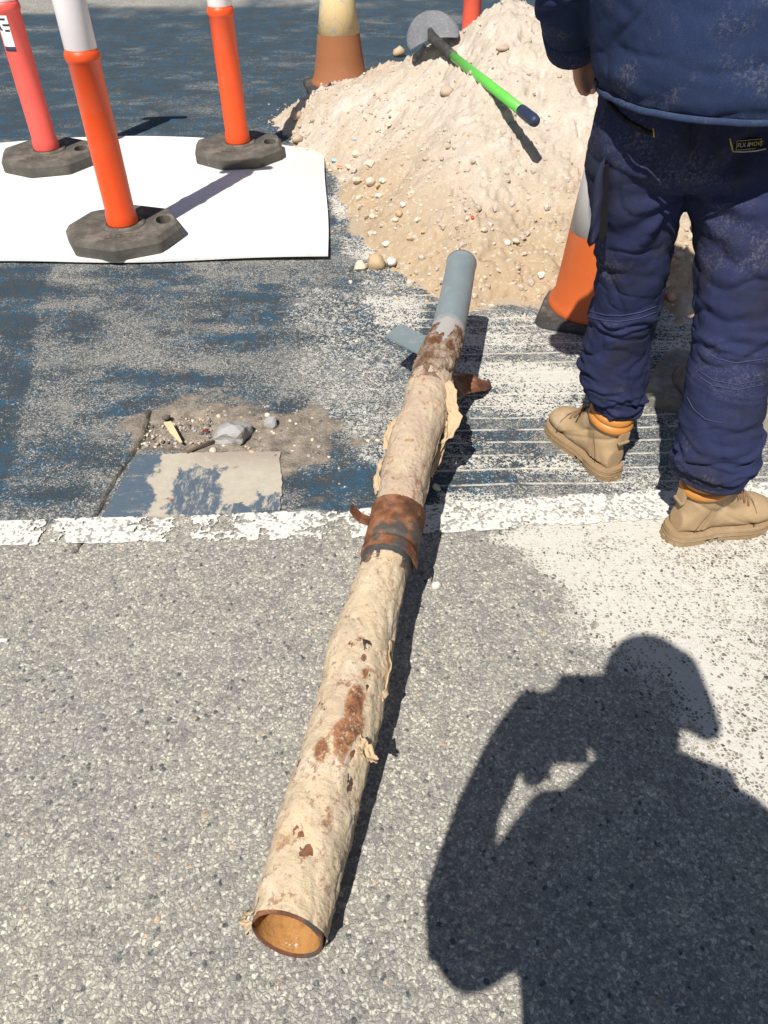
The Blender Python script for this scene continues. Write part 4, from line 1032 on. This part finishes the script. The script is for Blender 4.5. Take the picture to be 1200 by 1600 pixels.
# wood splinter and stick in the pothole
n = NT('splintered_wood', .85, .2); M_wood = n.out(n.mix(n.noise(30, 4, vec=n.map((4, 1, 1))), (.56, .42, .23), (.72, .58, .36)))
M_stick = flat('dark_stick', (.10, .07, .045), .8)
a, b = at(262, 661, .012), at(283, 692, .006); sdv = Vector((.012, .004, 0))
m = MB(); m.loft([[a - sdv * .9, a + sdv * .9, a + sdv * .9 + Vector((0, 0, .005)), a - sdv * .9 + Vector((0, 0, .006))], [a.lerp(b, .5) - sdv, a.lerp(b, .5) + sdv * .6, a.lerp(b, .5) + sdv * .6 + Vector((0, 0, .006)), a.lerp(b, .5) - sdv + Vector((0, 0, .004))], [b - sdv * .25, b + sdv * .3, b + sdv * .3 + Vector((0, 0, .003)), b - sdv * .25 + Vector((0, 0, .003))]])
tag(m.build('wood_splinter', M_wood, smooth=False), 'pale splinter of wood lying in the pothole', 'wood splinter')
a, b = at(292, 707, .010), at(338, 688, .010)
tag(MB().tube([a, a.lerp(b, .5) + Vector((0, .002, .003)), b], [.004, .0048, .0042], 8).build('stick', M_stick), 'thin dark stick beside the large grey rock in the pothole', 'stick')
# scrap of paper at the frame edge
a = at(2, 1004, .005)
m = MB(); m.loft([[a + Vector((-.05, -.012, 0)), a + Vector((-.05, .010, .002)), a + Vector((-.05, .010, .003)), a + Vector((-.05, -.012, .001))], [a + Vector((.012, .004, 0)), a + Vector((.012, .008, .002)), a + Vector((.012, .008, .003)), a + Vector((.012, .004, .001))]])
tag(m.build('paper_scrap', M_white, smooth=False), 'small white paper scrap on the grey asphalt', 'paper scrap')
a = at(50, 219, .02); m = MB(); m.box((a.x, a.y, .028), (.10, .05, .006))
# ------------------------------------------------------------------ cloth, skin, leather
def cloth(name, a, b, dust_amt, dust_col=(.42, .38, .33), stain=None):
    n = NT(name, .92, .12)
    c = n.mix(n.noise(9, 5, .6), a, b)
    c = n.mix(n.mul(n.step(.4, .7, n.noise(600, 2)), .4), c, tuple(x * 1.6 for x in b))
    if stain: c = n.mix(n.mul(n.step(.46, .66, n.noise(5, 4, .6)), .7), c, stain)
    d = n.mul(n.mul(n.step(.50, .72, n.noise(6.5, 4, .6)), n.step(.44, .72, n.noise(150, 4, .8))), dust_amt)
    c = n.mix(d, c, dust_col)
    n.bump(n.add(n.noise(900, 2), n.mul(n.noise(45, 4, .6), 1.2)), .22, .003)
    return n.out(c)
M_shirt = cloth('navy_drill_shirt', (.014, .023, .060), (.021, .033, .078), .42)
M_trous = cloth('navy_work_trousers', (.017, .022, .058), (.025, .031, .078), .25, stain=(.024, .024, .036))
M_hem = cloth('worn_blue_hem', (.022, .036, .085), (.036, .056, .11), .4)
M_blackcloth = cloth('black_cloth', (.008, .008, .01), (.014, .014, .016), .15)
n = NT('skin', .55, .35); skc = n.mix(n.noise(14, 5), (.50, .25, .17), (.60, .33, .24)); n.b.inputs['Subsurface Weight'].default_value = .08; n.bump(n.noise(160, 4), .12, .002); M_skin = n.out(skc)
M_hair = flat('brown_hair', (.05, .03, .02), .6)
def suede():
    n = NT('tan_nubuck', .9, .15)
    c = n.mix(n.noise(9, 5, .6), (.33, .225, .125), (.43, .31, .185)); c = n.mix(n.mul(n.step(.5, .7, n.noise(15, 7, .75)), .6), c, (.50, .41, .30)); c = n.mix(n.mul(n.step(.62, .72, n.noise(22, 4, .6)), .4), c, (.26, .15, .07))
    n.bump(n.add(n.noise(240, 4, .7), n.mul(n.noise(24, 4), 1.5)), .25, .003); return n.out(c)
M_boot = suede()
M_collar = plastic('orange_leather_collar', (.48, .20, .045), .45, .4, (.5, .36, .22), .25, .15, 8)
M_sole = plastic('tan_rubber_sole', (.30, .205, .115), .8, .2, (.42, .34, .25), .5, .15, 10)
M_lace = flat('brown_lace', (.20, .12, .06), .8)

# ------------------------------------------------------------------ worker
def folds(co, cx, cy, zs, n_, amp, seed, wid=(.010, .018), span=(.6, 1.5), tilt=.5):
    """crisp ring-shaped cloth folds round a leg or sleeve: rounded lip over a sharp valley"""
    r_ = random.Random(seed); d = np.zeros(len(co)); th = np.arctan2(co[:, 1] - cy, co[:, 0] - cx)
    for _ in range(n_):
        z0, a0_, sp, k, A_ = r_.uniform(*zs), r_.uniform(-math.pi, math.pi), r_.uniform(*span), r_.uniform(-tilt, tilt), amp * r_.uniform(.5, 1.15); w_ = r_.uniform(*wid)
        da = np.angle(np.exp(1j * (th - a0_))); zz = (co[:, 2] - z0 - k * da * .05 - .012 * np.sin(da * 2 + k * 4) - .006 * np.sin(da * 5 + k * 9)) / w_
        d += A_ * (np.exp(-np.abs(zz) ** 1.6) - 1.05 * np.exp(-np.abs((zz + 1.25) / .45) ** 1.3)) * np.exp(-(da / sp) ** 4)
    return d
def creases(x, y, z, seed, p=7):
    """thin creased lines"""
    return (1 - np.abs(2 * vnoise(x, y, z, seed=seed) - 1)) ** p
def ridge(co, n_dir, off, w_, amp, warp=0.0):
    v = co @ np.array(n_dir) - off + warp; return amp * np.exp(-(v / w_) ** 2)
def boot(parent_loc, ang, name_side):
    """work boot: heel at the origin, toe along +X"""
    b = bpy.data.objects.new('boot', None); COL.objects.link(b)
    mb = MB()
    secs = []      # cross-sections across the foot, along x
    rings = []
    for (x, hw, h_) in [(.012, .030, .075), (.03, .038, .10), (.07, .041, .115), (.11, .042, .105), (.15, .047, .094), (.19, .051, .082), (.225, .053, .076), (.255, .049, .070), (.278, .039, .058), (.291, .022, .042)]:
        rings.append([(x, hw * math.cos(k) * (1 + .06 * math.sin(k)), .026 + (h_ * .5) + h_ * .5 * math.sin(k) * (1.0)) for k in (2 * math.pi * j / 24 for j in range(24))])
    mb.loft(rings)
    mb.ell([(.066, 0, .05, .055, .043), (.068, 0, .10, .056, .045), (.070, 0, .14, .057, .047), (.068, 0, .175, .060, .051), (.066, 0, .200, .061, .052)], 24)
    mb.tube([(.09, 0, .165), (.115, 0, .145), (.15, 0, .108), (.20, 0, .080)], [.042, .040, .036, .030], 18)
    def dsp(co, no):
        d = (fbm(co[:, 0] * 28, co[:, 1] * 28, co[:, 2] * 28, oct=3, seed=71) - .5) * .0035
        d += ridge(co, (.55, 0, 1), .158, .006, -.0035, .008 * np.sin(co[:, 1] * 60)) + ridge(co, (.75, 0, 1), .205, .005, -.003, .006 * np.sin(co[:, 1] * 50))
        d += ridge(co, (1, 0, -.25), .052, .0028, -.002) * (co[:, 2] < .11) 
        return d
    u = skinned(mb, 'upper', .0042, M_boot, 3, dsp, b)
    def sole_out(g):
        pts = []
        for (x, hw) in [(-.004, .012), (.004, .026), (.02, .038), (.05, .043), (.09, .042), (.13, .041), (.17, .047), (.21, .053), (.245, .052), (.275, .042), (.292, .026), (.299, .010)]: pts.append((x, hw + g))
        return pts + [(x, -y) for x, y in pts[::-1]]
    o1 = sole_out(.003); m = MB().prism(o1, .018, .040, chamfer=.004, inset=[(x * .995, y * .95) for x, y in o1])
    heel = [p for p in sole_out(.002) if p[0] < .10]; heel = heel; m.prism(heel, 0, .0185)
    fore = [p for p in sole_out(.0015) if p[0] > .125]; m.prism([(x, y) for x, y in fore], 0.001, .0185)
    so_ = sharp(m.build('sole', M_sole, b), 30)
    m = MB()
    for i in range(5): m.tube([(-.006 + .0008 * i, 0, .008 + .0)] and [(x, y * 1.012, .010 + .0055 * i) for x, y in sole_out(.0035)[:5] + sole_out(.0035)[-5:]][:5], .0011, 6)
    for i in (1, 3):
        m.tube([(x - .001, y, .012 + .007 * i) for x, y in (sole_out(.0035)[-11:] + sole_out(.0035)[:11])], .0013, 6)
    m.build('sole_ridges', M_sole, so_)
    m = MB()
    for zc, rr, ex in ((.202, .0150, 0), (.179, .0150, .003)):
        ring = [(.067 + (.050 + ex) * math.cos(k), (.043 + ex) * math.sin(k), zc + .008 * math.cos(k)) for k in (2 * math.pi * j / 36 for j in range(36))]
        ring.append(ring[0])
        m.tube(ring, rr, 12, cap=False)
    m.build('padded_collar', M_collar, b)
    m = MB(); m.box((.004, 0, .150), (.010, .030, .034)); m.box((.000, 0, .136), (.009, .034, .006)); t2 = m.build('pull_tab', M_boot, b, smooth=False)
    m = MB()
    for i in range(5):
        x = .124 + i * .017; z = .180 - i * .0165
        m.tube([(x, -.030, z - .012), (x + .004, -.012, z + .006), (x + .006, .012, z + .006), (x + .002, .030, z - .012)], .0030, 8)
        m.tube([(x + .017, -.028, z - .026), (x + .008, 0, z + .004), (x, .030, z - .010)], .0028, 8)
    m.tube([(.128, 0, .186), (.145, -.03, .19), (.135, -.052, .165), (.125, -.015, .183)], .0028, 8); m.tube([(.128, 0, .186), (.150, .030, .185), (.145, .056, .150)], .0028, 8)
    m.build('laces', M_lace, b)
    m = MB()
    for i in range(26):      # tread blocks round the edge of the sole
        pts_ = sole_out(-.0035); p0, p1 = pts_[i % len(pts_)], pts_[(i + 1) % len(pts_)]
        m.box(((p0[0] + p1[0]) / 2, (p0[1] + p1[1]) / 2, .008), (.012, .012, .013))
    o_ = m.build('tread', M_sole, so_, smooth=False); o_['kind'] = 'stuff'
    m = MB()
    for sy in (-1, 1): m.tube([(.045, sy * .0445, .055), (.052, sy * .046, .085), (.062, sy * .050, .12), (.066, sy * .0565, .155)], .0012, 6)
    m.tube([(.215, -.0545, .048), (.212, -.045, .088), (.210, -.02, .108), (.210, .02, .108), (.212, .045, .088), (.215, .0545, .048)], .0012, 6)
    o_ = m.build('stitching', M_lace, b); o_['kind'] = 'stuff'
    b.location = parent_loc; b.rotation_euler = (0, 0, ang); return b
worker = thing('person', 'worker seen from behind in dusty navy shirt, navy trousers and tan boots', 'person', (.71, 1.58, 0))
WL = Vector((.71, 1.58, 0))
bL = boot(Vector((.668, 1.640, 0)) - WL, R(117), 'l'); bL.parent = worker
bR = boot(Vector((.752, 1.400, 0)) - WL, R(13), 'r'); bR.parent = worker
# continuous body under the clothes (head, neck, arms with hands, legs)
mb = MB()
TX, TY = .605, 1.60
mb.ell([(TX, TY + .04, .88, .13, .07), (TX, TY + .03, 1.0, .14, .09), (TX - .01, TY, 1.2, .17, .11), (TX - .05, TY + .01, 1.38, .18, .10), (TX - .05, TY + .02, 1.48, .11, .075), (TX - .05, TY + .05, 1.56, .057, .06), (TX - .05, TY + .07, 1.66, .057, .06)], 24)
HX0, HY0 = TX - .05, TY + .085
mb.ball((HX0, HY0, 1.755), .1, 20, (.78, .98, 1.2)); mb.ball((HX0, HY0 + .098, 1.74), .018, 10, (.8, 1, 1.3)); mb.ball((HX0 - .08, HY0 - .01, 1.75), .022, 10, (.5, .9, 1.4)); mb.ball((HX0 + .08, HY0 - .01, 1.75), .022, 10, (.5, .9, 1.4))
mb.tube([(.36, 1.60, 1.42), (.315, 1.60, 1.27), (.352, 1.68, 1.15), (.392, 1.745, 1.075)], [.05, .042, .036, .029], 16)
mb.tube([(.81, 1.60, 1.42), (.875, 1.60, 1.22), (.87, 1.70, 1.08), (.80, 1.80, 1.03)], [.05, .042, .036, .029], 16)
def hand(w, d, across, thumb):
    w, d, across, thumb = Vector(w), Vector(d).normalized(), Vector(across).normalized(), Vector(thumb).normalized(); nrm = d.cross(across).normalized()
    pe = w + d * .085
    rings = []
    for k, (a_, b_) in zip((-.015, .02, .055, .09), ((.027, .020), (.036, .018), (.041, .016), (.038, .012))):
        rings.append([w + d * k + across * a_ * math.cos(q) + nrm * b_ * math.sin(q) for q in (2 * math.pi * j / 16 for j in range(16))])
    mb.loft(rings)
    for i, ln in enumerate((.072, .082, .076, .06)):
        s0 = w + d * .08 + across * (-.030 + .020 * i); curl = nrm * -1
        mb.tube([s0, s0 + d * ln * .45, s0 + d * ln * .75 + curl * ln * .22, s0 + d * ln * .85 + curl * ln * .5], [.0098, .0092, .0085, .0065], 10)
    s0 = w + d * .02 - across * .026
    mb.tube([s0, s0 - across * .022 + d * .025, s0 - across * .03 + d * .055, s0 - across * .024 + d * .078], [.014, .012, .0105, .008], 10)
hand((.398, 1.750, 1.068), (.62, .55, -.55), (.35, .45, .80), (0, 0, 1))
hand((.79, 1.81, 1.03), (-.8, .4, -.3), (.1, .6, .8), (0, 0, 1))
mb.tube([(.545, 1.65, .90), (.598, 1.68, .55), (.637, 1.703, .22)], [.062, .048, .040], 16)
mb.tube([(.71, 1.62, .90), (.788, 1.49, .55), (.814, 1.412, .22)], [.062, .048, .040], 16)
mb.v = [tuple(Vector(p) - WL) for p in mb.v]
skinned(mb, 'body', .0058, M_skin, 2, None, worker)
MB().ball((HX0 - WL.x, HY0 - .018 - WL.y, 1.772), .101, 18, (.80, 1.0, 1.1)).build('hair', M_hair, worker)
M_added_hat = flat('added_hat_khaki', (.42, .34, .20), .85)
MB().lathe([(.10, 1.80), (.21, 1.785), (.245, 1.772), (.246, 1.776), (.21, 1.792), (.110, 1.808), (.108, 1.87), (.097, 1.92), (.06, 1.938), (.001, 1.942)], 40, c=(HX0 - WL.x, HY0 - WL.y, 0), cap=False).build('added_shade_hat', M_added_hat, worker)  # unseen wide hat, added to cast shade on the cone and between the legs
# trousers
mb = MB()
mb.ell([(TX + .015, 1.63, 1.09, .180, .120), (TX + .012, 1.63, 1.02, .190, .132), (TX + .012, 1.628, .95, .192, .140), (TX + .012, 1.628, .89, .184, .138), (TX + .015, 1.62, .85, .12, .10)], 36)
LEG_L = [(.535, 1.64, .95, .105, .118), (.540, 1.645, .86, .112, .125), (.558, 1.650, .76, .098, .108), (.582, 1.665, .65, .087, .094), (.598, 1.68, .54, .080, .086), (.606, 1.70, .42, .084, .084), (.616, 1.705, .34, .088, .086), (.620, 1.708, .29, .092, .091), (.637, 1.705, .248, .072, .080), (.642, 1.702, .212, .066, .072)]
LEG_R = [(.695, 1.62, .95, .105, .122), (.732, 1.60, .86, .114, .126), (.765, 1.56, .76, .104, .116), (.784, 1.515, .634, .096, .098), (.790, 1.47, .5, .091, .093), (.799, 1.437, .394, .093, .094), (.808, 1.42, .31, .100, .096), (.812, 1.412, .258, .098, .096), (.815, 1.410, .212, .076, .080)]
mb.ell(LEG_L, 30); mb.ell(LEG_R, 30)
mb.v = [tuple(Vector(p) - WL) for p in mb.v]
lcx, lcy, rcx, rcy = .62 - WL.x, 1.69 - WL.y, .80 - WL.x, 1.44 - WL.y
def tr_disp(co, no):
    z = co[:, 2]; left = co[:, 0] + WL.x < np.interp(z, [0, .2, .86, 1.1], [.725, .725, .625, .62]); low = sstep(.86, .74, z)
    d = np.zeros(len(co))
    dl = folds(co, lcx, lcy, (.215, .35), 16, .0125, 5, (.007, .013)) + folds(co, lcx - .02, lcy, (.36, .50), 8, .006, 8, (.006, .012)) + folds(co, lcx - .03, lcy, (.50, .72), 13, .009, 12, (.008, .016))
    dr = folds(co, rcx, rcy, (.215, .34), 14, .0115, 25, (.007, .014)) + folds(co, rcx, rcy, (.33, .48), 6, .005, 28, (.007, .013)) + folds(co, rcx - .02, rcy + .06, (.52, .74), 9, .008, 33, (.010, .018))
    d += .78 * low * np.where(left, dl, dr)
    d -= .0055 * creases(co[:, 0] * 7 + z * 3, co[:, 1] * 7, z * 9, 86) * sstep(.98, .9, z)
    d -= .003 * creases(co[:, 0] * 14, co[:, 1] * 14, z * 24, 88)
    # stitched knee seams
    for zz, xx in ((.50, 1), (.515, 1)):
        d += np.where(left, .0022 * np.exp(-((z - zz - .10 * (co[:, 0] - lcx)) / .0035) ** 2), 0)
    for zz in (.455, .468, .545, .558):
        d += np.where(~left, .0022 * np.exp(-((z - zz + .12 * (co[:, 0] - rcx)) / .0035) ** 2), 0)
    # folds fanning out from the crotch
    cxp = TX + .012 - WL.x; cz = .845
    ang = np.arctan2(z - cz, co[:, 0] - cxp); rad = np.hypot(z - cz, co[:, 0] - cxp); back = (no[:, 1] < .2)
    fan = np.sin(ang * 9 + 1.0 + 2 * vnoise(co[:, 0] * 9, z * 9, seed=81)) * .0055 * np.exp(-((rad - .10) / .08) ** 2) * back
    d += fan
    # centre back seam
    d -= .006 * np.exp(-((co[:, 0] - cxp - .006 * np.sin(z * 22)) / .006) ** 2) * sstep(.86, .90, z) * back
    d += (fbm(co[:, 0] * 9, co[:, 1] * 9, z * 7, oct=3, seed=83) - .5) * .010 * sstep(1.08, .95, z)
    d += (fbm(co[:, 0] * 34, co[:, 1] * 34, z * 46, oct=3, seed=85) - .5) * .005
    return d
trs = skinned(mb, 'trousers', .0044, M_trous, 3, tr_disp, worker)
# shirt
mb = MB()
SX = .602
mb.ell([(SX + .010, 1.578, 1.026, .205, .208), (SX + .008, 1.580, 1.045, .210, .214), (SX + .004, 1.585, 1.09, .219, .212), (SX, 1.594, 1.15, .236, .206), (SX - .010, 1.6, 1.22, .25, .195), (SX - .03, 1.6, 1.33, .25, .168), (SX - .05, 1.605, 1.44, .225, .13), (SX - .05, 1.62, 1.50, .14, .10), (SX - .05, 1.64, 1.57, .075, .075)], 44)
mb.tube([(.37, 1.60, 1.42), (.318, 1.60, 1.31), (.325, 1.622, 1.23), (.348, 1.668, 1.155), (.383, 1.735, 1.082)], [.088, .076, .068, .062, .056], 24)
mb.tube([(.74, 1.60, 1.42), (.855, 1.60, 1.28), (.88, 1.63, 1.18), (.87, 1.70, 1.09), (.815, 1.78, 1.04)], [.085, .074, .068, .062, .055], 24)
mb.v = [tuple(Vector(p) - WL) for p in mb.v]
def sh_disp(co, no):
    z = co[:, 2]; x = co[:, 0]
    d = (fbm(x * 5, co[:, 1] * 5, z * 7, oct=3, seed=91) - .5) * .030
    d += (fbm(x * 13 + z * 9, co[:, 1] * 12, z * 20, oct=3, seed=93) - .5) * .012
    d -= .006 * creases(x * 4 + z * 5, co[:, 1] * 4, z * 6 - x * 3, 98, 9) + .004 * creases(x * 9 - z * 6, co[:, 1] * 9, z * 13, 99, 8)
    arm = sstep(.405, .385, x + WL.x) * (co[:, 1] + WL.y > 1.55)
    cxa, cya = .36 - WL.x, 1.68 - WL.y
    d = d * (1 - .6 * arm) + arm * folds(co, cxa, cya, (1.11, 1.28), 12, .008, 95, (.008, .014), (.5, 1.3), 1.2)
    d -= .010 * sstep(1.07, 1.02, z) * (1 - arm) * sstep(.3, .7, fbm(x * 6, co[:, 1] * 6, seed=97, oct=2))
    return d
skinned(mb, 'shirt', .0048, M_shirt, 3, sh_disp, worker)
ring = []
bpy.context.view_layer.update()
shirt_o = bpy.data.objects['shirt']
for j in range(121):
    k = 2 * math.pi * j / 120; dv = Vector((math.cos(k), math.sin(k), 0)); og = Vector((SX + .01 - WL.x, 1.578 - WL.y, 1.038)) + dv * .5
    ok, loc, nn_, _ = shirt_o.ray_cast(og, -dv); ring.append((loc if ok else og - dv * .29) - Vector((0, 0, .011)) + dv * .0005)
m = MB().tube(ring, .0022, 8, flat=2.6, cap=False); m.build('shirt_hem', M_hem, worker)
cd = (Vector((.383, 1.735, 1.082)) - Vector((.352, 1.67, 1.15))).normalized(); c0 = Vector((.383, 1.735, 1.082)) - WL
m = MB().tube([c0 - cd * .045, c0 - cd * .043, c0 - cd * .02, c0 + cd * .008, c0 + cd * .010, c0 + cd * .004], [.0575, .0605, .060, .0585, .055, .050], 30); m.build('cuff', M_shirt, worker)
# details: belt pouch, torn pocket flap, back pocket with label
def lp(px, py, y): return at_y(px, py, y) - WL
m = MB(); pq = [lp(930, 122, 1.60), lp(950, 124, 1.58), lp(948, 146, 1.58), lp(928, 140, 1.60)]
m.loft([[p + Vector((0, -.012, 0)) for p in pq], [p + Vector((.01, .03, 0)) for p in pq]]); m.build('belt_pouch', M_blackcloth, worker, smooth=False)
fl = [((945, 245), (938, 255)), ((944, 270), (928, 285)), ((945, 300), (926, 318)), ((944, 330), (922, 352)), ((940, 355), (917, 378)), ((938, 372), (921, 386))]
m = MB(); rings = []
for i, (a_, b_) in enumerate(fl):
    A_, B_ = lp(*a_, 1.565), lp(*b_, 1.555 + .012 * math.sin(i * 2.1)); M_ = A_.lerp(B_, .5) + Vector((-.004, -.012 + .006 * math.sin(i * 3), 0))
    rings.append([A_, M_, B_, B_ + Vector((.002, .006, 0)), M_ + Vector((.004, .010, 0)), A_ + Vector((.004, .012, 0))])
m.loft(rings); m.build('pocket_flap', M_trous, worker)
m = MB(); rings = []
for i, (a_, b_) in enumerate([((952, 258), (943, 262)), ((951, 300), (938, 312)), ((950, 340), (934, 352)), ((948, 368), (934, 378))]):
    A_, B_ = lp(*a_, 1.552), lp(*b_, 1.562); rings.append([A_, B_, B_ + Vector((.0, .01, 0)), A_ + Vector((0, .01, 0))])
m.loft(rings); m.build('pocket_lining', M_blackcloth, worker, smooth=False)
def surf_y(o, px, py):
    """where a sight line meets a clothing mesh"""
    d = ray(px, py); org = Vector((0, 0, H)) - WL
    ok, loc, nn, _ = o.ray_cast(org, d.normalized()); return (loc, nn) if ok else (lp(px, py, 1.46), Vector((0, -1, 0)))
def on(o, px, py, lift=.003): l, nn = surf_y(o, px, py); return l + nn * lift
bpy.context.view_layer.update()
M_thread = flat('yellow_thread', (.50, .36, .08), .7); M_grey = flat('grey_thread', (.42, .40, .40), .7)
def strip(name, mt_, path, r_): MB().tube([on(trs, *q, .0012) for q in path], r_, 6).build(name, mt_, worker)
for q in ([(1140, 216), (1142, 226), (1145, 236)], [(1021, 200), (1022, 214)], [(946, 143), (945, 153)]): strip('yellow_stitching', M_thread, q, .0014)
strip('pocket_edge', M_grey, [(1145, 236), (1160, 237), (1180, 236), (1196, 233)], .0014); strip('back_seam', M_trous, [(1079, 192), (1079, 205), (1080, 215), (1084, 232), (1087, 245), (1088, 258)], .0016)
strip('pocket_welt', M_blackcloth, [(947, 150), (955, 163), (965, 175), (977, 186), (990, 195), (1005, 203), (1019, 209)], .0048)
M_seam = flat('navy_thread', (.038, .046, .105), .8)
for q in ([(921, 486), (945, 492), (970, 493), (1000, 488), (1027, 478)], [(920, 495), (945, 501), (970, 502), (1000, 497), (1026, 487)], [(1096, 545), (1120, 560), (1150, 567), (1198, 560)], [(1093, 580), (1115, 594), (1150, 601), (1196, 592)], [(1092, 588), (1114, 602), (1150, 609), (1196, 600)], [(1074, 620), (1085, 640), (1103, 655), (1128, 661)]):
    q2 = []
    for a_, b_ in zip(q[:-1], q[1:]): q2 += [(a_[0] + (b_[0] - a_[0]) * k / 5, a_[1] + (b_[1] - a_[1]) * k / 5) for k in range(5)]
    strip('knee_seam', M_seam, q2 + [q[-1]], .0013)
ctr, nn = surf_y(trs, 1166, 226); right = (on(trs, 1185, 226) - on(trs, 1147, 227)).normalized(); nn = (nn - right * nn.dot(right)).normalized(); upd = nn.cross(right)
mat = Matrix((( right.x, upd.x, nn.x, 0), (right.y, upd.y, nn.y, 0), (right.z, upd.z, nn.z, 0), (0, 0, 0, 1))); mat.translation = ctr + nn * .006
m = MB(); m.box((0, 0, 0), (.054, .0185, .002), mat); lab = m.build('woven_label', M_blackcloth, worker, smooth=False)
m = MB()
for (x, y, w_, h_) in [(0, .0078, .051, .0008), (0, -.0078, .051, .0008), (-.0255, 0, .0008, .0155), (.0255, 0, .0008, .0155)]: m.box((x, y, .0014), (w_, h_, .0006), mat)
m.build('label_border', M_thread, lab, smooth=False)
def text(s, name, size, x, mt):
    cu = bpy.data.curves.new(name, 'FONT'); cu.body = s; cu.size = size; cu.extrude = .0003; cu.align_x = 'LEFT'; cu.align_y = 'CENTER'
    o = bpy.data.objects.new('tmp', cu); COL.objects.link(o); me = evaluated(o); bpy.data.objects.remove(o); me.name = name; me.materials.clear(); me.materials.append(mt)
    t_ = link(name, me, lab); t_.matrix_local = mat @ Matrix.Translation((x, 0, .0014)); return t_
text('FLX &', 'label_lettering', .0105, -.0235, M_grey); text('MOVE', 'label_lettering', .0105, .0015, M_thread)

# ------------------------------------------------------------------ the photographer, whose shadow falls on the road (stands behind the lens)
def shadow_pt(px, py, y0):
    g = at(px, py); k = (g.y - y0) / SUN.y
    return g - SUN * k
photog = thing('person', 'photographer holding up a phone, whose shadow falls on the asphalt', 'person', (.16, -.32, 0))
GL = Vector((.16, -.32, 0))
mb = MB()
def limb(seq, n_=16):
    pts = [shadow_pt(px, py, y0) for px, py, r_, y0 in seq]; mb.tube(pts, [r_ * depth(at(px, py)) / F for px, py, r_, y0 in seq], n_)
hp = shadow_pt(1015, 1075, -.12)
mb.ball(tuple(hp), .098, 20, (.88, 1.02, 1.22))
limb([(1010, 1110, 52, -.13), (1005, 1180, 55, -.16), (1000, 1240, 75, -.22)])
limb([(1060, 1290, 100, -.24), (1085, 1390, 175, -.27), (1095, 1520, 200, -.29), (1100, 1660, 205, -.30), (1100, 1780, 200, -.31)], 24)
limb([(1150, 1290, 60, -.24), (1230, 1400, 66, -.26), (1260, 1540, 60, -.27), (1230, 1660, 50, -.22)])
limb([(890, 1125, 44, -.05), (925, 1120, 44, -.06), (970, 1140, 48, -.1)])
limb([(872, 1078, 26, -.03), (930, 1082, 30, -.05), (985, 1090, 40, -.1)])
limb([(880, 1300, 46, -.24), (960, 1262, 80, -.22), (1060, 1262, 85, -.22), (1150, 1280, 70, -.24)], 20)
limb([(1010, 1280, 95, -.23), (1000, 1390, 160, -.26), (1000, 1520, 185, -.28), (1005, 1640, 185, -.30), (1005, 1780, 190, -.31)], 24)
limb([(880, 1285, 60, -.24), (820, 1375, 64, -.24), (745, 1470, 62, -.23), (725, 1490, 52, -.22)])
limb([(722, 1490, 54, -.22), (715, 1400, 52, -.16), (745, 1270, 36, -.08), (795, 1165, 34, -.045), (845, 1105, 40, -.03)])
limb([(1150, 1290, 62, -.24), (1090, 1330, 55, -.16), (1010, 1240, 40, -.09), (935, 1130, 32, -.04)])
for (px, py) in [(846, 1092), (862, 1088), (878, 1084), (892, 1082)]: limb([(px - 6, py + 30, 13, -.03), (px, py, 12, -.026), (px + 10, py - 8, 10, -.026)], 10)
limb([(838, 1130, 20, -.035), (850, 1172, 22, -.04), (838, 1200, 24, -.04), (828, 1222, 16, -.045)], 10)
hipc = shadow_pt(1005, 1780, -.31)
for sx in (-1, 1):
    mb.tube([(hipc.x + sx * .09, hipc.y, hipc.z + .02), (hipc.x + sx * .10, hipc.y + .02, .48), (hipc.x + sx * .11, hipc.y - .02, .09)], [.10, .07, .05], 16)
    mb.tube([(hipc.x + sx * .11, hipc.y - .06, .05), (hipc.x + sx * .12, hipc.y + .05, .045), (hipc.x + sx * .125, hipc.y + .16, .035)], [.045, .045, .035], 14)
mb.v = [tuple(Vector(p) - GL) for p in mb.v]
skinned(mb, 'body', .009, M_shirt, 2, None, photog)
m = MB(); m.ball(tuple(hp + Vector((0, 0, .02)) - GL), .108, 20, (.95, 1.05, 1.12))
pb = shadow_pt(1085, 1110, -.12) - GL; pe_ = shadow_pt(1106, 1138, -.12) - GL; ph0 = shadow_pt(1040, 1060, -.12) - GL
m.tube([ph0, pb, pe_], [.085, .048, .030], 14)
m.build('cap', M_blackcloth, photog)
ph = thing('phone', 'black mobile phone held up in front of the photographer', 'phone', (0, 0, H))
cup = Vector((0, S_, C_)); cfw = Vector((0, C_, -S_))
mt = Matrix(((1, 0, 0, 0), (0, cup.y, cfw.y, 0), (0, cup.z, cfw.z, 0), (0, 0, 0, 1)))
m = MB(); m.box((-.012, -.05, -.018), (.078, .16, .009), mt); m.build('phone_body', M_black, ph, smooth=False)
m = MB(); m.box((-.012, -.05, -.0235), (.072, .15, .001), mt); m.build('screen', M_navyp, ph, smooth=False)
